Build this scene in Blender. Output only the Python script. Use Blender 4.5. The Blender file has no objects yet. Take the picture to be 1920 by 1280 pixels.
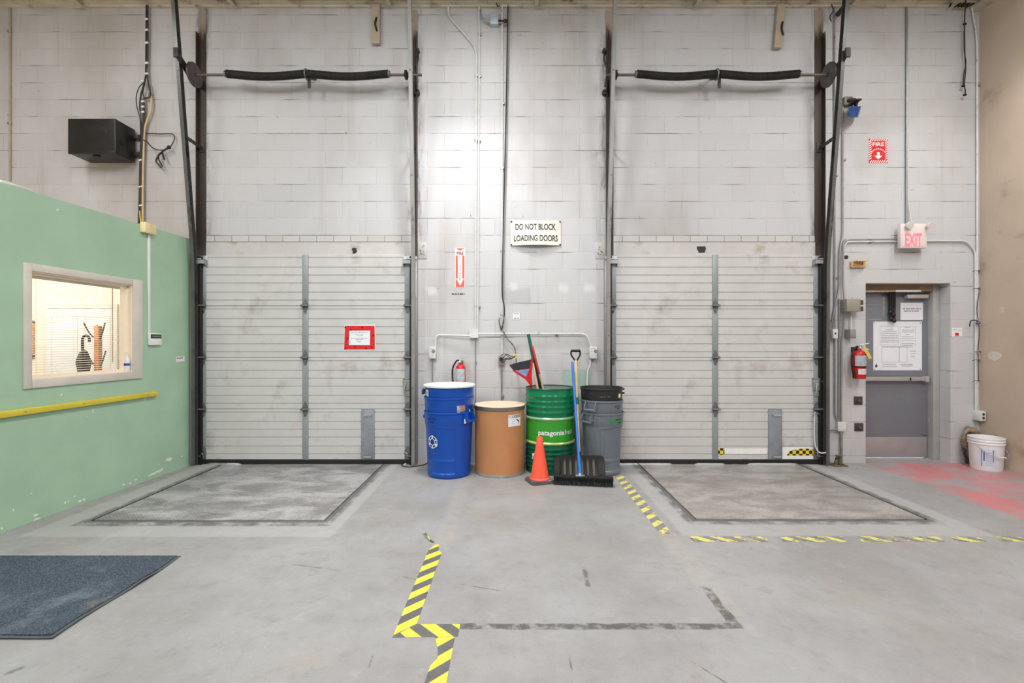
import bpy, bmesh, math, random
from mathutils import Vector, Matrix
random.seed(7)
sc = bpy.context.scene
COL = sc.collection
D, H, FP = 5.66, 1.43, 900.0      # back wall distance, eye height, focal length in pixels
pi = math.pi

# ---------------------------------------------------------------- camera
cd = bpy.data.cameras.new('camera'); cam = bpy.data.objects.new('camera', cd); COL.objects.link(cam)
cam.location = (0, 0, H); cam.rotation_euler = (pi/2, 0, 0)
cd.sensor_width = 36; cd.lens = 36*FP/1920; cd.clip_start = 0.05
sc.camera = cam

# ---------------------------------------------------------------- world, lights, exposure
w = bpy.data.worlds.new('world'); sc.world = w; w.use_nodes = True
w.node_tree.nodes['Background'].inputs[0].default_value = (0.95, 0.98, 1.0, 1)
w.node_tree.nodes['Background'].inputs[1].default_value = 3.0
sc.view_settings.view_transform = 'Standard'; sc.view_settings.look = 'None'
sc.view_settings.gamma = 1; sc.view_settings.use_curve_mapping = False
sc.view_settings.exposure = 0.14

def area(name, loc, sx, sy, watts, col=(1, .997, .995), rot=(0, 0, 0), spread=pi):
    l = bpy.data.lights.new(name, 'AREA'); l.shape = 'RECTANGLE'; l.size = sx; l.size_y = sy
    l.energy = watts; l.color = col; l.spread = spread
    o = bpy.data.objects.new(name, l); o.location = loc; o.rotation_euler = rot; COL.objects.link(o); return o
# lamps hung under the deck, unseen rows added as fill, and the office lamp
KEY = 30; ROW = 112
area('lamp_and_fill', (-0.50, 4.55, 4.95), .30, .30, KEY, spread=math.radians(105))
area('lamp_and_fill', (5.0, 4.45, 4.95), .30, .30, KEY*.4, spread=math.radians(115))
area('lamp_and_fill', (-0.35, 3.75, 5.2), .28, 1.0, 52)  # second lamp added to brighten the top of the back wall
for (x, y, e) in ((4.2, 3.3, 52), (-4.6, 3.4, 28), (-0.4, 1.2, ROW), (3.6, 1.2, ROW*1.0), (-3.8, 1.2, ROW*.95),
                  (-0.4, -1.6, ROW), (3.6, -1.6, ROW), (-4.4, -1.6, ROW)):  # rear row added as unseen fill
    area('lamp_and_fill', (x, y, 5.2), 1.0 if y < 3 else .3, 2.2 if y < 3 else 1.2, e, rot=(math.radians(28 if 0 < y < 3 else 0), 0, 0))  # middle row tipped at the back wall to brighten its upper part
area('office_lamp', (-5.3, 4.3, 2.47), 1.6, 1.6, 70, (1, .95, .87))

# ---------------------------------------------------------------- helpers
def P(px, py, Y): return Vector(((px-960)/FP*Y, Y, H+(640-py)/FP*Y))
def X(px, Y=D): return (px-960)/FP*Y
def Z(py, Y=D): return H+(640-py)/FP*Y
def F(px, py):
    Y = H*FP/(py-640); return Vector(((px-960)/FP*Y, Y, 0))

def lin(c):
    return tuple((v/255/12.92 if v/255 <= .04045 else ((v/255+.055)/1.055)**2.4) for v in c[:3])+(1,)

def nd(nt, t, ins=None, **props):
    n = nt.nodes.new(t)
    for k, v in props.items(): setattr(n, k, v)
    for k, v in (ins or {}).items():
        s = n.inputs[k]
        if isinstance(v, bpy.types.NodeSocket): nt.links.new(v, s)
        else: s.default_value = v
    return n
def mt(nt, op, a, b=0.0, clamp=False):
    n = nd(nt, 'ShaderNodeMath', {0: a, 1: b}, operation=op); n.use_clamp = clamp; return n.outputs[0]
def mixc(nt, fac, a, b, blend='MIX'):
    n = nt.nodes.new('ShaderNodeMix'); n.data_type = 'RGBA'; n.blend_type = blend
    for i, v in ((0, fac), (6, a), (7, b)):
        if isinstance(v, bpy.types.NodeSocket): nt.links.new(v, n.inputs[i])
        else: n.inputs[i].default_value = v
    return n.outputs[2]
def ss(nt, v, a, b):
    n = nd(nt, 'ShaderNodeMapRange', {0: v, 1: a, 2: b, 3: 0.0, 4: 1.0}, interpolation_type='SMOOTHSTEP'); return n.outputs[0]
def noise(nt, vec, scale, detail=4, rough=.55, dist=0.0):
    return nd(nt, 'ShaderNodeTexNoise', {'Vector': vec, 'Scale': scale, 'Detail': detail, 'Roughness': rough, 'Distortion': dist}).outputs[0]
def scalev(nt, vec, s):
    return nd(nt, 'ShaderNodeVectorMath', {0: vec, 1: s}, operation='MULTIPLY').outputs[0]
def newmat(name):
    m = bpy.data.materials.new(name); m.use_nodes = True
    nt = m.node_tree; return m, nt, nt.nodes['Principled BSDF']

MATS = {}
def pm(name, col, rough=.5, metal=0.0, var=.10, vs=7, bump=.0, bs=70, dirt=None, emit=0.0, alpha=None, stretch=(1, 1, 1)):
    """procedural material: noise tint, optional dirt (colour, low, high, scale) and fine bump"""
    if name in MATS: return MATS[name]
    m, nt, b = newmat(name)
    co = nd(nt, 'ShaderNodeTexCoord').outputs['Object']
    co = scalev(nt, co, stretch)
    c = lin(col)
    n1 = noise(nt, co, vs)
    f = ss(nt, n1, .3, .7)
    lo = tuple(v*(1-var) for v in c[:3])+(1,); hi = tuple(min(1, v*(1+var)) for v in c[:3])+(1,)
    out = mixc(nt, f, lo, hi)
    if dirt:
        n2 = noise(nt, co, dirt[3], 6, .65)
        out = mixc(nt, ss(nt, n2, dirt[1], dirt[2]), out, lin(dirt[0]))
    nt.links.new(out, b.inputs['Base Color'])
    b.inputs['Roughness'].default_value = rough; b.inputs['Metallic'].default_value = metal
    if bump:
        n3 = noise(nt, co, bs, 3)
        bp = nd(nt, 'ShaderNodeBump', {'Height': n3, 'Strength': bump, 'Distance': .004})
        nt.links.new(bp.outputs[0], b.inputs['Normal'])
    if emit:
        nt.links.new(out, b.inputs['Emission Color']); b.inputs['Emission Strength'].default_value = emit
    MATS[name] = m
    return m

class MB:
    """collects shapes (in world coordinates unless built local) into one mesh"""
    def __init__(s): s.v = []; s.f = []
    def add(s, vs, fs):
        k = len(s.v); s.v += [Vector(v) for v in vs]; s.f += [tuple(i+k for i in f) for f in fs]; return s
    def box(s, x0, x1, y0, y1, z0, z1, b=0.0, seg=2):
        if x0 > x1: x0, x1 = x1, x0
        if y0 > y1: y0, y1 = y1, y0
        if z0 > z1: z0, z1 = z1, z0
        if b <= 0:
            return s.add([(x0,y0,z0),(x1,y0,z0),(x1,y1,z0),(x0,y1,z0),(x0,y0,z1),(x1,y0,z1),(x1,y1,z1),(x0,y1,z1)],
                  [(0,3,2,1),(4,5,6,7),(0,1,5,4),(1,2,6,5),(2,3,7,6),(3,0,4,7)])
        bm = bmesh.new()
        bmesh.ops.create_cube(bm, size=1)
        for v in bm.verts:
            v.co = Vector((x0+(v.co.x+.5)*(x1-x0), y0+(v.co.y+.5)*(y1-y0), z0+(v.co.z+.5)*(z1-z0)))
        b = min(b, .49*min(x1-x0, y1-y0, z1-z0))
        bmesh.ops.bevel(bm, geom=bm.edges[:], offset=b, segments=seg, profile=.5, affect='EDGES')
        bm.verts.index_update()
        s.add([v.co.copy() for v in bm.verts], [[v.index for v in f.verts] for f in bm.faces]); bm.free(); return s
    def cyl(s, p0, p1, r0, r1=None, n=16):
        p0 = Vector(p0); p1 = Vector(p1); r1 = r0 if r1 is None else r1
        d = (p1-p0).normalized(); u = d.orthogonal().normalized(); w_ = d.cross(u)
        vs = []
        for p, r in ((p0, r0), (p1, r1)):
            for i in range(n):
                a = 2*pi*i/n; vs.append(p+u*(r*math.cos(a))+w_*(r*math.sin(a)))
        fs = [(i, (i+1) % n, n+(i+1) % n, n+i) for i in range(n)]+[tuple(range(n))[::-1], tuple(range(n, 2*n))]
        return s.add(vs, fs)
    def tube(s, pts, r, n=8, sm=5, closed=False):
        pts = [Vector(p) for p in pts]
        if sm > 1 and len(pts) > 2:
            q = []
            for i in range(len(pts)-1):
                p0 = pts[max(i-1, 0)]; p1 = pts[i]; p2 = pts[i+1]; p3 = pts[min(i+2, len(pts)-1)]
                for k in range(sm):
                    t = k/sm
                    q.append(.5*((2*p1)+(p2-p0)*t+(2*p0-5*p1+4*p2-p3)*t*t+(3*p1-p0-3*p2+p3)*t**3))
            q.append(pts[-1]); pts = q
        vs = []; fs = []; u = None
        for i, p in enumerate(pts):
            d = (pts[min(i+1, len(pts)-1)]-pts[max(i-1, 0)]).normalized()
            if u is None: u = d.orthogonal().normalized()
            u = (u-d*u.dot(d)).normalized(); w_ = d.cross(u)
            rr = r(i/(len(pts)-1)) if callable(r) else r
            for k in range(n):
                a = 2*pi*k/n; vs.append(p+u*(rr*math.cos(a))+w_*(rr*math.sin(a)))
        for i in range(len(pts)-1):
            for k in range(n):
                fs.append((i*n+k, i*n+(k+1) % n, (i+1)*n+(k+1) % n, (i+1)*n+k))
        fs.append(tuple(range(n))[::-1]); fs.append(tuple(range((len(pts)-1)*n, len(pts)*n)))
        return s.add(vs, fs)
    def bend(s, pts, r, rad=.06, n=8):
        """pipe with straight runs and rounded corners"""
        pts = [Vector(p) for p in pts]; q = [pts[0]]
        for i in range(1, len(pts)-1):
            a, b, c = pts[i-1], pts[i], pts[i+1]
            la, lc = (a-b).length, (c-b).length; k = min(rad, la*.45, lc*.45)
            pa = b+(a-b)/la*k; pc = b+(c-b)/lc*k
            for j in range(7):
                t = j/6; q.append(pa*(1-t)**2+b*2*t*(1-t)+pc*t*t)
        q.append(pts[-1])
        return s.tube(q, r, n, 1)
    def lathe(s, prof, c=(0, 0, 0), n=48, rf=None, a0=0.0, a1=2*pi):
        """revolve (r,z); rf(r,z,theta)->r lets the wall dent; theta 0 faces the camera (-Y), positive to the right"""
        c = Vector(c); vs = []; fs = []; full = abs(a1-a0-2*pi) < 1e-6; m = n if full else n+1
        for (r, z) in prof:
            for i in range(m):
                t = a0+(a1-a0)*i/n; rr = rf(r, z, t) if rf else r
                vs.append(c+Vector((rr*math.sin(t), -rr*math.cos(t), z)))
        for j in range(len(prof)-1):
            for i in range(n):
                i2 = (i+1) % m if full else i+1
                fs.append((j*m+i, j*m+i2, (j+1)*m+i2, (j+1)*m+i))
        return s.add(vs, fs)
    def prism(s, poly, a, b, axis='y'):
        """extrude a 2D outline: axis y -> (x,z), x -> (y,z), z -> (x,y)"""
        mk = {'y': lambda p, t: (p[0], t, p[1]), 'x': lambda p, t: (t, p[0], p[1]), 'z': lambda p, t: (p[0], p[1], t)}[axis]
        n = len(poly)
        return s.add([mk(p, a) for p in poly]+[mk(p, b) for p in poly],
                     [tuple(range(n)), tuple(range(n, 2*n))[::-1]]+[(i, (i+1) % n, n+(i+1) % n, n+i) for i in range(n)])
    def sweep(s, sec, path):
        """sweep section points (x offset, normal offset) along a path in a YZ plane; path = [(x,y,z)]"""
        path = [Vector(p) for p in path]; n = len(sec); vs = []; fs = []
        for i, p in enumerate(path):
            d = (path[min(i+1, len(path)-1)]-path[max(i-1, 0)]); d.x = 0; d.normalize()
            nn = Vector((0, d.z, -d.y))
            for (a, b) in sec: vs.append(p+Vector((a, 0, 0))+nn*b)
        for i in range(len(path)-1):
            for k in range(n): fs.append((i*n+k, i*n+(k+1) % n, (i+1)*n+(k+1) % n, (i+1)*n+k))
        fs.append(tuple(range(n))[::-1]); fs.append(tuple(range((len(path)-1)*n, len(path)*n)))
        return s.add(vs, fs)
    def ball(s, c, r, n=12, sc_=(1, 1, 1)):
        prof = [(max(1e-4, math.sin(pi*i/8)*r), -math.cos(pi*i/8)*r) for i in range(9)]
        k = len(s.v); s.lathe(prof, (0, 0, 0), n)
        for i in range(k, len(s.v)):
            v = s.v[i]; s.v[i] = Vector((v.x*sc_[0]+c[0], v.y*sc_[1]+c[1], v.z*sc_[2]+c[2]))
        return s
    def text(s, body, cx, y, cz, wd, ht, bold=0.0):
        """flat lettering facing -Y, fitted to wd x ht about (cx, cz)"""
        cu = bpy.data.curves.new('t', 'FONT'); cu.body = body; cu.align_x = 'CENTER'; cu.offset = bold; cu.resolution_u = 4
        ob = bpy.data.objects.new('t', cu); COL.objects.link(ob)
        dg = bpy.context.evaluated_depsgraph_get(); me = bpy.data.meshes.new_from_object(ob.evaluated_get(dg))
        vs = [v.co for v in me.vertices]
        x0 = min(v.x for v in vs); x1 = max(v.x for v in vs); y0 = min(v.y for v in vs); y1 = max(v.y for v in vs)
        s.add([(cx+((v.x-x0)/(x1-x0)-.5)*wd, y, cz+((v.y-y0)/(y1-y0)-.5)*ht) for v in vs], [list(p.vertices) for p in me.polygons])
        bpy.data.objects.remove(ob); bpy.data.curves.remove(cu); bpy.data.meshes.remove(me); return s
    def grid(s, x0, x1, z0, z1, y=0.0, nx=12, nz=2):
        vs = [(x0+(x1-x0)*i/nx, y, z0+(z1-z0)*j/nz) for j in range(nz+1) for i in range(nx+1)]
        fs = [(j*(nx+1)+i, j*(nx+1)+i+1, (j+1)*(nx+1)+i+1, (j+1)*(nx+1)+i) for j in range(nz) for i in range(nx)]
        return s.add(vs, fs)
    def fn(s, f):
        s.v = [Vector(f(v)) for v in s.v]; return s
    def wrap(s, cx, cy, rz, th0=0.0):
        """bend flat (x,0,z) shapes round an upright body; rz(z) = radius there"""
        def g(v):
            R = rz(v.z)-v.y; t = th0+v.x/R
            return (cx+R*math.sin(t), cy-R*math.cos(t), v.z)
        return s.fn(g)
    def build_each(s, name, mat, parent, gap=.002, **kw):
        """one object per separate piece (pieces that touch stay together)"""
        n = len(s.v); par = list(range(n))
        def find(a):
            while par[a] != a: par[a] = par[par[a]]; a = par[a]
            return a
        for f in s.f:
            for i in f[1:]: par[find(i)] = find(f[0])
        isl = {}
        for i in range(n): isl.setdefault(find(i), []).append(i)
        keys = list(isl); bb = {k: ([min(s.v[i][a] for i in isl[k])-gap/2 for a in range(3)], [max(s.v[i][a] for i in isl[k])+gap/2 for a in range(3)]) for k in keys}
        for i, k in enumerate(keys):
            for q in keys[i+1:]:
                if all(bb[k][0][a] <= bb[q][1][a] and bb[q][0][a] <= bb[k][1][a] for a in range(3)): par[find(k)] = find(q)
        grp = {}
        for i in range(n): grp.setdefault(find(i), []).append(i)
        out = []
        for ids in grp.values():
            idx = {v: j for j, v in enumerate(ids)}; m = MB(); m.v = [s.v[i] for i in ids]
            m.f = [tuple(idx[i] for i in f) for f in s.f if f[0] in idx]; out.append(m.build(name, mat, parent, **kw))
        return out
    def build(s, name, mat, parent=None, ang=35, local=False, flat=False):
        vs = s.v; loc = Vector((0, 0, 0))
        if not local:
            if parent is not None:
                r = parent
                while r.parent: r = r.parent
                loc = r.location.copy()
            else:
                xs = [v.x for v in vs]; ys = [v.y for v in vs]; zs = [v.z for v in vs]
                loc = Vector(((min(xs)+max(xs))/2, (min(ys)+max(ys))/2, min(zs)))
        me = bpy.data.meshes.new(name); me.from_pydata([v-loc for v in vs], [], s.f)
        bm = bmesh.new(); bm.from_mesh(me); bmesh.ops.recalc_face_normals(bm, faces=bm.faces); bm.to_mesh(me); bm.free()
        me.polygons.foreach_set('use_smooth', [not flat]*len(me.polygons))
        if not flat: me.set_sharp_from_angle(angle=math.radians(ang))
        me.materials.append(mat)
        o = bpy.data.objects.new(name, me); COL.objects.link(o)
        if parent is not None: o.parent = parent
        elif not local: o.location = loc
        return o

def tag(o, label=None, cat=None, group=None, kind=None):
    if label: o['label'] = label
    if cat: o['category'] = cat
    if group: o['group'] = group
    if kind: o['kind'] = kind
    return o
def thing(name, label, cat, loc, group=None, rz=0.0, kind=None):
    o = bpy.data.objects.new(name, None); COL.objects.link(o); o.location = loc; o.rotation_euler = (0, 0, rz)
    o.empty_display_size = .1
    return tag(o, label, cat, group, kind)
def copy_tree(o, parent=None):
    c = o.copy(); COL.objects.link(c)
    if parent: c.parent = parent
    for ch in o.children: copy_tree(ch, c)
    return c

# ---------------------------------------------------------------- materials
def rect(nt, x, y, x0, x1, y0, y1, s=.01):
    a = mt(nt, 'MULTIPLY', ss(nt, x, x0-s, x0+s), mt(nt, 'SUBTRACT', 1.0, ss(nt, x, x1-s, x1+s)))
    c = mt(nt, 'MULTIPLY', ss(nt, y, y0-s, y0+s), mt(nt, 'SUBTRACT', 1.0, ss(nt, y, y1-s, y1+s)))
    return mt(nt, 'MULTIPLY', a, c)

def mat_block():
    m, nt, b = newmat('painted_block')
    pos = nd(nt, 'ShaderNodeNewGeometry').outputs['Position']
    sx = nd(nt, 'ShaderNodeSeparateXYZ', {0: pos})
    nrm = nd(nt, 'ShaderNodeSeparateXYZ', {0: nd(nt, 'ShaderNodeNewGeometry').outputs['Normal']})
    side = mt(nt, 'GREATER_THAN', mt(nt, 'ABSOLUTE', nrm.outputs[0]), .7)
    wob = noise(nt, pos, 9, 2)
    px_ = mt(nt, 'ADD', mt(nt, 'ADD', sx.outputs[0], .2), mt(nt, 'MULTIPLY', side, sx.outputs[1]))
    pz_ = mt(nt, 'ADD', mt(nt, 'SUBTRACT', sx.outputs[2], .08), mt(nt, 'MULTIPLY', mt(nt, 'SUBTRACT', wob, .5), .006))
    cv = nd(nt, 'ShaderNodeCombineXYZ', {0: px_, 1: pz_, 2: 0.0}).outputs[0]
    br = nd(nt, 'ShaderNodeTexBrick', {'Vector': cv, 'Color1': (1, 1, 1, 1), 'Color2': (.0, .0, .0, 1), 'Mortar': (.5, .5, .5, 1), 'Scale': 1.0,
            'Mortar Size': .0050, 'Mortar Smooth': .3, 'Bias': 0.0, 'Brick Width': .4, 'Row Height': .2})
    br.offset = .5; br.offset_frequency = 2
    # horizontal joint mask, sooty in places
    fz = mt(nt, 'PINGPONG', pz_, .1)
    hj = mt(nt, 'SUBTRACT', 1.0, ss(nt, fz, .001, .0065))
    patch = noise(nt, scalev(nt, pos, (.9, 1, 1.6)), 2.3, 3)
    dark = mt(nt, 'MULTIPLY', ss(nt, patch, .44, .68), mt(nt, 'ADD', mt(nt, 'MULTIPLY', hj, .55), .20), True)
    base = mixc(nt, br.outputs[0], lin((189, 189, 191)), lin((194, 194, 196)))
    fine = noise(nt, pos, 26, 5, .7)
    base = mixc(nt, mt(nt, 'MULTIPLY', ss(nt, fine, .55, .8), .35), base, lin((172, 171, 171)))
    base = mixc(nt, mt(nt, 'MULTIPLY', br.outputs[1], dark), base, lin((70, 66, 62)))
    base = mixc(nt, mt(nt, 'MULTIPLY', br.outputs[1], mt(nt, 'SUBTRACT', .55, dark, True)), base, lin((206, 205, 204)))
    # brown grime: soft patches and downward streaks, thickened leftward to paint in dimmer light
    big = noise(nt, scalev(nt, pos, (1, 1, .55)), .75, 4, .6)
    streak = noise(nt, scalev(nt, pos, (5, 5, .22)), 1.2, 4, .6)
    g = mt(nt, 'ADD', mt(nt, 'MULTIPLY', ss(nt, mt(nt, 'ADD', big, mt(nt, 'MULTIPLY', ss(nt, sx.outputs[0], -2.6, -5.2), .12)), .47, .75), .42), mt(nt, 'MULTIPLY', ss(nt, streak, .54, .80), .26), True)
    base = mixc(nt, g, base, lin((143, 130, 118)))
    # soot that settled beside the four greasy door angles
    soot = None
    for x0 in (-3.65, -1.15, 1.13, 3.61):
        d = mt(nt, 'ABSOLUTE', mt(nt, 'SUBTRACT', sx.outputs[0], x0))
        q = mt(nt, 'SUBTRACT', 1.0, ss(nt, d, .03, .14))
        soot = q if soot is None else mt(nt, 'MAXIMUM', soot, q)
    soot = mt(nt, 'MULTIPLY', mt(nt, 'MULTIPLY', soot, ss(nt, sx.outputs[2], 2.4, 2.7)), ss(nt, noise(nt, scalev(nt, pos, (6, 1, 1.2)), 2.2, 6, .7), .40, .72))
    base = mixc(nt, mt(nt, 'MULTIPLY', soot, .8), base, lin((62, 54, 48)))
    deck = mt(nt, 'MULTIPLY', ss(nt, sx.outputs[2], 5.2, 5.4), ss(nt, noise(nt, pos, 3, 5), .35, .65))  # dim light below the roof painted in as darker brown patches
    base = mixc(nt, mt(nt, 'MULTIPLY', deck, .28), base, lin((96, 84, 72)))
    # repainted patches on the pier
    wx_ = mt(nt, 'ADD', sx.outputs[0], mt(nt, 'MULTIPLY', mt(nt, 'SUBTRACT', noise(nt, pos, 7, 3), .5), .12)); wz_ = mt(nt, 'ADD', sx.outputs[2], mt(nt, 'MULTIPLY', mt(nt, 'SUBTRACT', wob, .5), .10))
    base = mixc(nt, mt(nt, 'MULTIPLY', rect(nt, wx_, wz_, .60, .93, .86, 1.10, .03), .55), base, lin((130, 178, 158)))
    base = mixc(nt, mt(nt, 'MULTIPLY', rect(nt, wx_, wz_, -.09, .22, 1.86, 2.05, .03), .45), base, lin((158, 162, 166)))
    for (qa, qb) in ((-.02, 2.04), (.56, 2.02), (.86, 2.02), (-1.0, 1.98)):
        base = mixc(nt, mt(nt, 'MULTIPLY', rect(nt, wx_, wz_, qa, qa+.10, qb, qb+.09, .03), .5), base, lin((222, 222, 222)))
    spots = noise(nt, pos, 11, 6, .75)
    base = mixc(nt, mt(nt, 'MULTIPLY', ss(nt, spots, .675, .70), .8), base, lin((88, 82, 78)))
    nt.links.new(base, b.inputs['Base Color']); b.inputs['Roughness'].default_value = .62
    hh = mt(nt, 'ADD', mt(nt, 'MULTIPLY', br.outputs[1], -1.0), mt(nt, 'MULTIPLY', noise(nt, pos, 120, 3), .25))
    bp = nd(nt, 'ShaderNodeBump', {'Height': hh, 'Strength': .8, 'Distance': .004})
    nt.links.new(bp.outputs[0], b.inputs['Normal']); return m

def mat_floor():
    m, nt, b = newmat('concrete_slab')
    pos = nd(nt, 'ShaderNodeNewGeometry').outputs['Position']
    wv = nd(nt, 'ShaderNodeVectorMath', {0: nd(nt, 'ShaderNodeTexNoise', {'Vector': pos, 'Scale': 9.0, 'Detail': 4.0}).outputs[1], 1: (.5, .5, .5)}, operation='SUBTRACT').outputs[0]
    pw = nd(nt, 'ShaderNodeVectorMath', {0: pos, 1: scalev(nt, wv, (.035, .035, 0))}, operation='ADD').outputs[0]
    sp = nd(nt, 'ShaderNodeSeparateXYZ', {0: pos}); x, y = sp.outputs[0], sp.outputs[1]
    sw = nd(nt, 'ShaderNodeSeparateXYZ', {0: pw}); xw, yw = sw.outputs[0], sw.outputs[1]
    n1 = noise(nt, pos, 1.1, 6, .62); n2 = noise(nt, pos, 7, 6, .7); n3 = noise(nt, pos, 60, 4, .7)
    sm = noise(nt, scalev(nt, pos, (1.2, 3.4, 1)), 2.6, 6, .72, .6)
    c = mixc(nt, ss(nt, n1, .32, .68), lin((138, 136, 135)), lin((153, 153, 154)))
    c = mixc(nt, mt(nt, 'MULTIPLY', ss(nt, n2, .50, .74), .55), c, lin((123, 122, 121)))
    c = mixc(nt, mt(nt, 'MULTIPLY', ss(nt, n2, .22, .42), .0), c, lin((118, 117, 118)))
    c = mixc(nt, mt(nt, 'MULTIPLY', mt(nt, 'SUBTRACT', 1.0, ss(nt, n2, .26, .46)), .45), c, lin((166, 166, 166)))
    c = mixc(nt, mt(nt, 'MULTIPLY', ss(nt, n3, .56, .74), .45), c, lin((113, 111, 110)))
    c = mixc(nt, mt(nt, 'MULTIPLY', ss(nt, sm, .60, .78), .45), c, lin((105, 103, 104)))
    tan = noise(nt, pos, 1.7, 4, .6)
    c = mixc(nt, mt(nt, 'MULTIPLY', ss(nt, tan, .52, .74), .42), c, lin((154, 143, 130)))
    # newer pale concrete poured round the two leveller pits
    pale = mt(nt, 'MAXIMUM', rect(nt, xw, yw, -3.62, -1.32, 3.515, 5.9, .015), rect(nt, xw, yw, 1.26, 3.56, 3.535, 5.9, .015))
    c = mixc(nt, mt(nt, 'MULTIPLY', pale, .45), c, lin((173, 173, 172)))
    grime = mt(nt, 'MAXIMUM', rect(nt, xw, yw, -3.43, -1.42, 3.72, 5.9, .02), rect(nt, xw, yw, 1.39, 3.41, 3.755, 5.9, .02))
    c = mixc(nt, mt(nt, 'MULTIPLY', grime, mt(nt, 'MULTIPLY', ss(nt, n2, .32, .6), .85)), c, lin((88, 88, 88)))
    # old tape lines: pale ghosts and dark glue
    worn = ss(nt, noise(nt, pos, 13, 5, .7), .36, .58)
    ghost = mt(nt, 'MAXIMUM', rect(nt, xw, yw, -.56, -.43, 3.3, 5.0, .012), rect(nt, xw, yw, 1.08, 1.22, 2.5, 3.6, .012))
    c = mixc(nt, mt(nt, 'MULTIPLY', ghost, mt(nt, 'MULTIPLY', worn, .5)), c, lin((166, 158, 149)))
    glue = mt(nt, 'MAXIMUM', rect(nt, xw, yw, -.30, 1.16, 2.385, 2.435, .006), rect(nt, xw, yw, 1.095, 1.15, 2.40, 2.80, .008))
    c = mixc(nt, mt(nt, 'MULTIPLY', glue, mt(nt, 'MULTIPLY', worn, .85)), c, lin((71, 70, 69)))
    # scrapes
    for (a, q) in (((545, 1057), (640, 1070)), ((857, 1094), (955, 1110)), ((1290, 1235), (1370, 1285)), ((1095, 1060), (1103, 1102)), ((0, 1268), (55, 1246)), ((752, 1080), (790, 1088)), ((690, 1255), (700, 1225)), ((1066, 1225), (1073, 1260))):
        A = F(*a); B = F(*q); d = B-A; L = d.length; d.normalize()
        rx = mt(nt, 'SUBTRACT', x, A.x); ry = mt(nt, 'SUBTRACT', y, A.y)
        u = mt(nt, 'ADD', mt(nt, 'MULTIPLY', rx, d.x), mt(nt, 'MULTIPLY', ry, d.y))
        v = mt(nt, 'ABSOLUTE', mt(nt, 'SUBTRACT', mt(nt, 'MULTIPLY', ry, d.x), mt(nt, 'MULTIPLY', rx, d.y)))
        wdt = .022 if a[0] in (1095, 0) else .007
        k = mt(nt, 'MULTIPLY', mt(nt, 'SUBTRACT', 1.0, ss(nt, v, wdt*.3, wdt)), mt(nt, 'MULTIPLY', ss(nt, u, 0.0, .03), mt(nt, 'SUBTRACT', 1.0, ss(nt, u, L-.03, L))))
        c = mixc(nt, mt(nt, 'MULTIPLY', k, mt(nt, 'MULTIPLY', worn, .75)), c, lin((81, 80, 80)))
    # worn red keep-clear paint in front of the exit
    red = rect(nt, xw, yw, 4.12, 5.46, 3.2, 5.66, .06)
    rn = noise(nt, scalev(nt, pos, (1.3, 1, 1)), 2.4, 6, .66, .4)
    rr = mt(nt, 'MULTIPLY', red, ss(nt, rn, .38, .60))
    c = mixc(nt, mt(nt, 'MULTIPLY', rr, .72), c, lin((206, 104, 110)))
    nt.links.new(c, b.inputs['Base Color'])
    r = nd(nt, 'ShaderNodeMapRange', {0: n2, 1: .3, 2: .7, 3: .36, 4: .60}).outputs[0]
    nt.links.new(r, b.inputs['Roughness'])
    bp = nd(nt, 'ShaderNodeBump', {'Height': mt(nt, 'ADD', n2, mt(nt, 'MULTIPLY', n3, .35)), 'Strength': .12, 'Distance': .006})
    nt.links.new(bp.outputs[0], b.inputs['Normal']); return m

def mat_tread():
    m, nt, b = newmat('tread_plate')
    pos = nd(nt, 'ShaderNodeNewGeometry').outputs['Position']
    s = nd(nt, 'ShaderNodeSeparateXYZ', {0: pos}); x, y = s.outputs[0], s.outputs[1]
    k = 2*pi/.06
    a = mt(nt, 'SINE', mt(nt, 'MULTIPLY', mt(nt, 'ADD', x, y), k)); c_ = mt(nt, 'SINE', mt(nt, 'MULTIPLY', mt(nt, 'SUBTRACT', x, y), k))
    a2 = mt(nt, 'POWER', mt(nt, 'ABSOLUTE', a), 3.0); c2 = mt(nt, 'POWER', mt(nt, 'ABSOLUTE', c_), .6)
    h = mt(nt, 'MULTIPLY', a2, c2)
    n1 = noise(nt, scalev(nt, pos, (1, 1.8, 1)), 2.2, 6, .68, .5); n2 = noise(nt, pos, 38, 5, .75)
    c = mixc(nt, ss(nt, n1, .36, .64), lin((124, 123, 123)), lin((176, 175, 175)))
    c = mixc(nt, mt(nt, 'MULTIPLY', ss(nt, n2, .48, .70), .55), c, lin((92, 90, 90)))
    c = mixc(nt, mt(nt, 'MULTIPLY', h, .16), c, lin((196, 196, 198)))
    c = mixc(nt, mt(nt, 'MULTIPLY', ss(nt, noise(nt, pos, 5, 6, .7), .60, .72), .6), c, lin((66, 64, 64)))
    c = mixc(nt, mt(nt, 'MULTIPLY', ss(nt, x, -.2, .2), .30), c, lin((158, 146, 132)))
    nt.links.new(c, b.inputs['Base Color']); b.inputs['Metallic'].default_value = .25; b.inputs['Roughness'].default_value = .5
    bp = nd(nt, 'ShaderNodeBump', {'Height': h, 'Strength': .3, 'Distance': .003}); nt.links.new(bp.outputs[0], b.inputs['Normal']); return m

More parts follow.
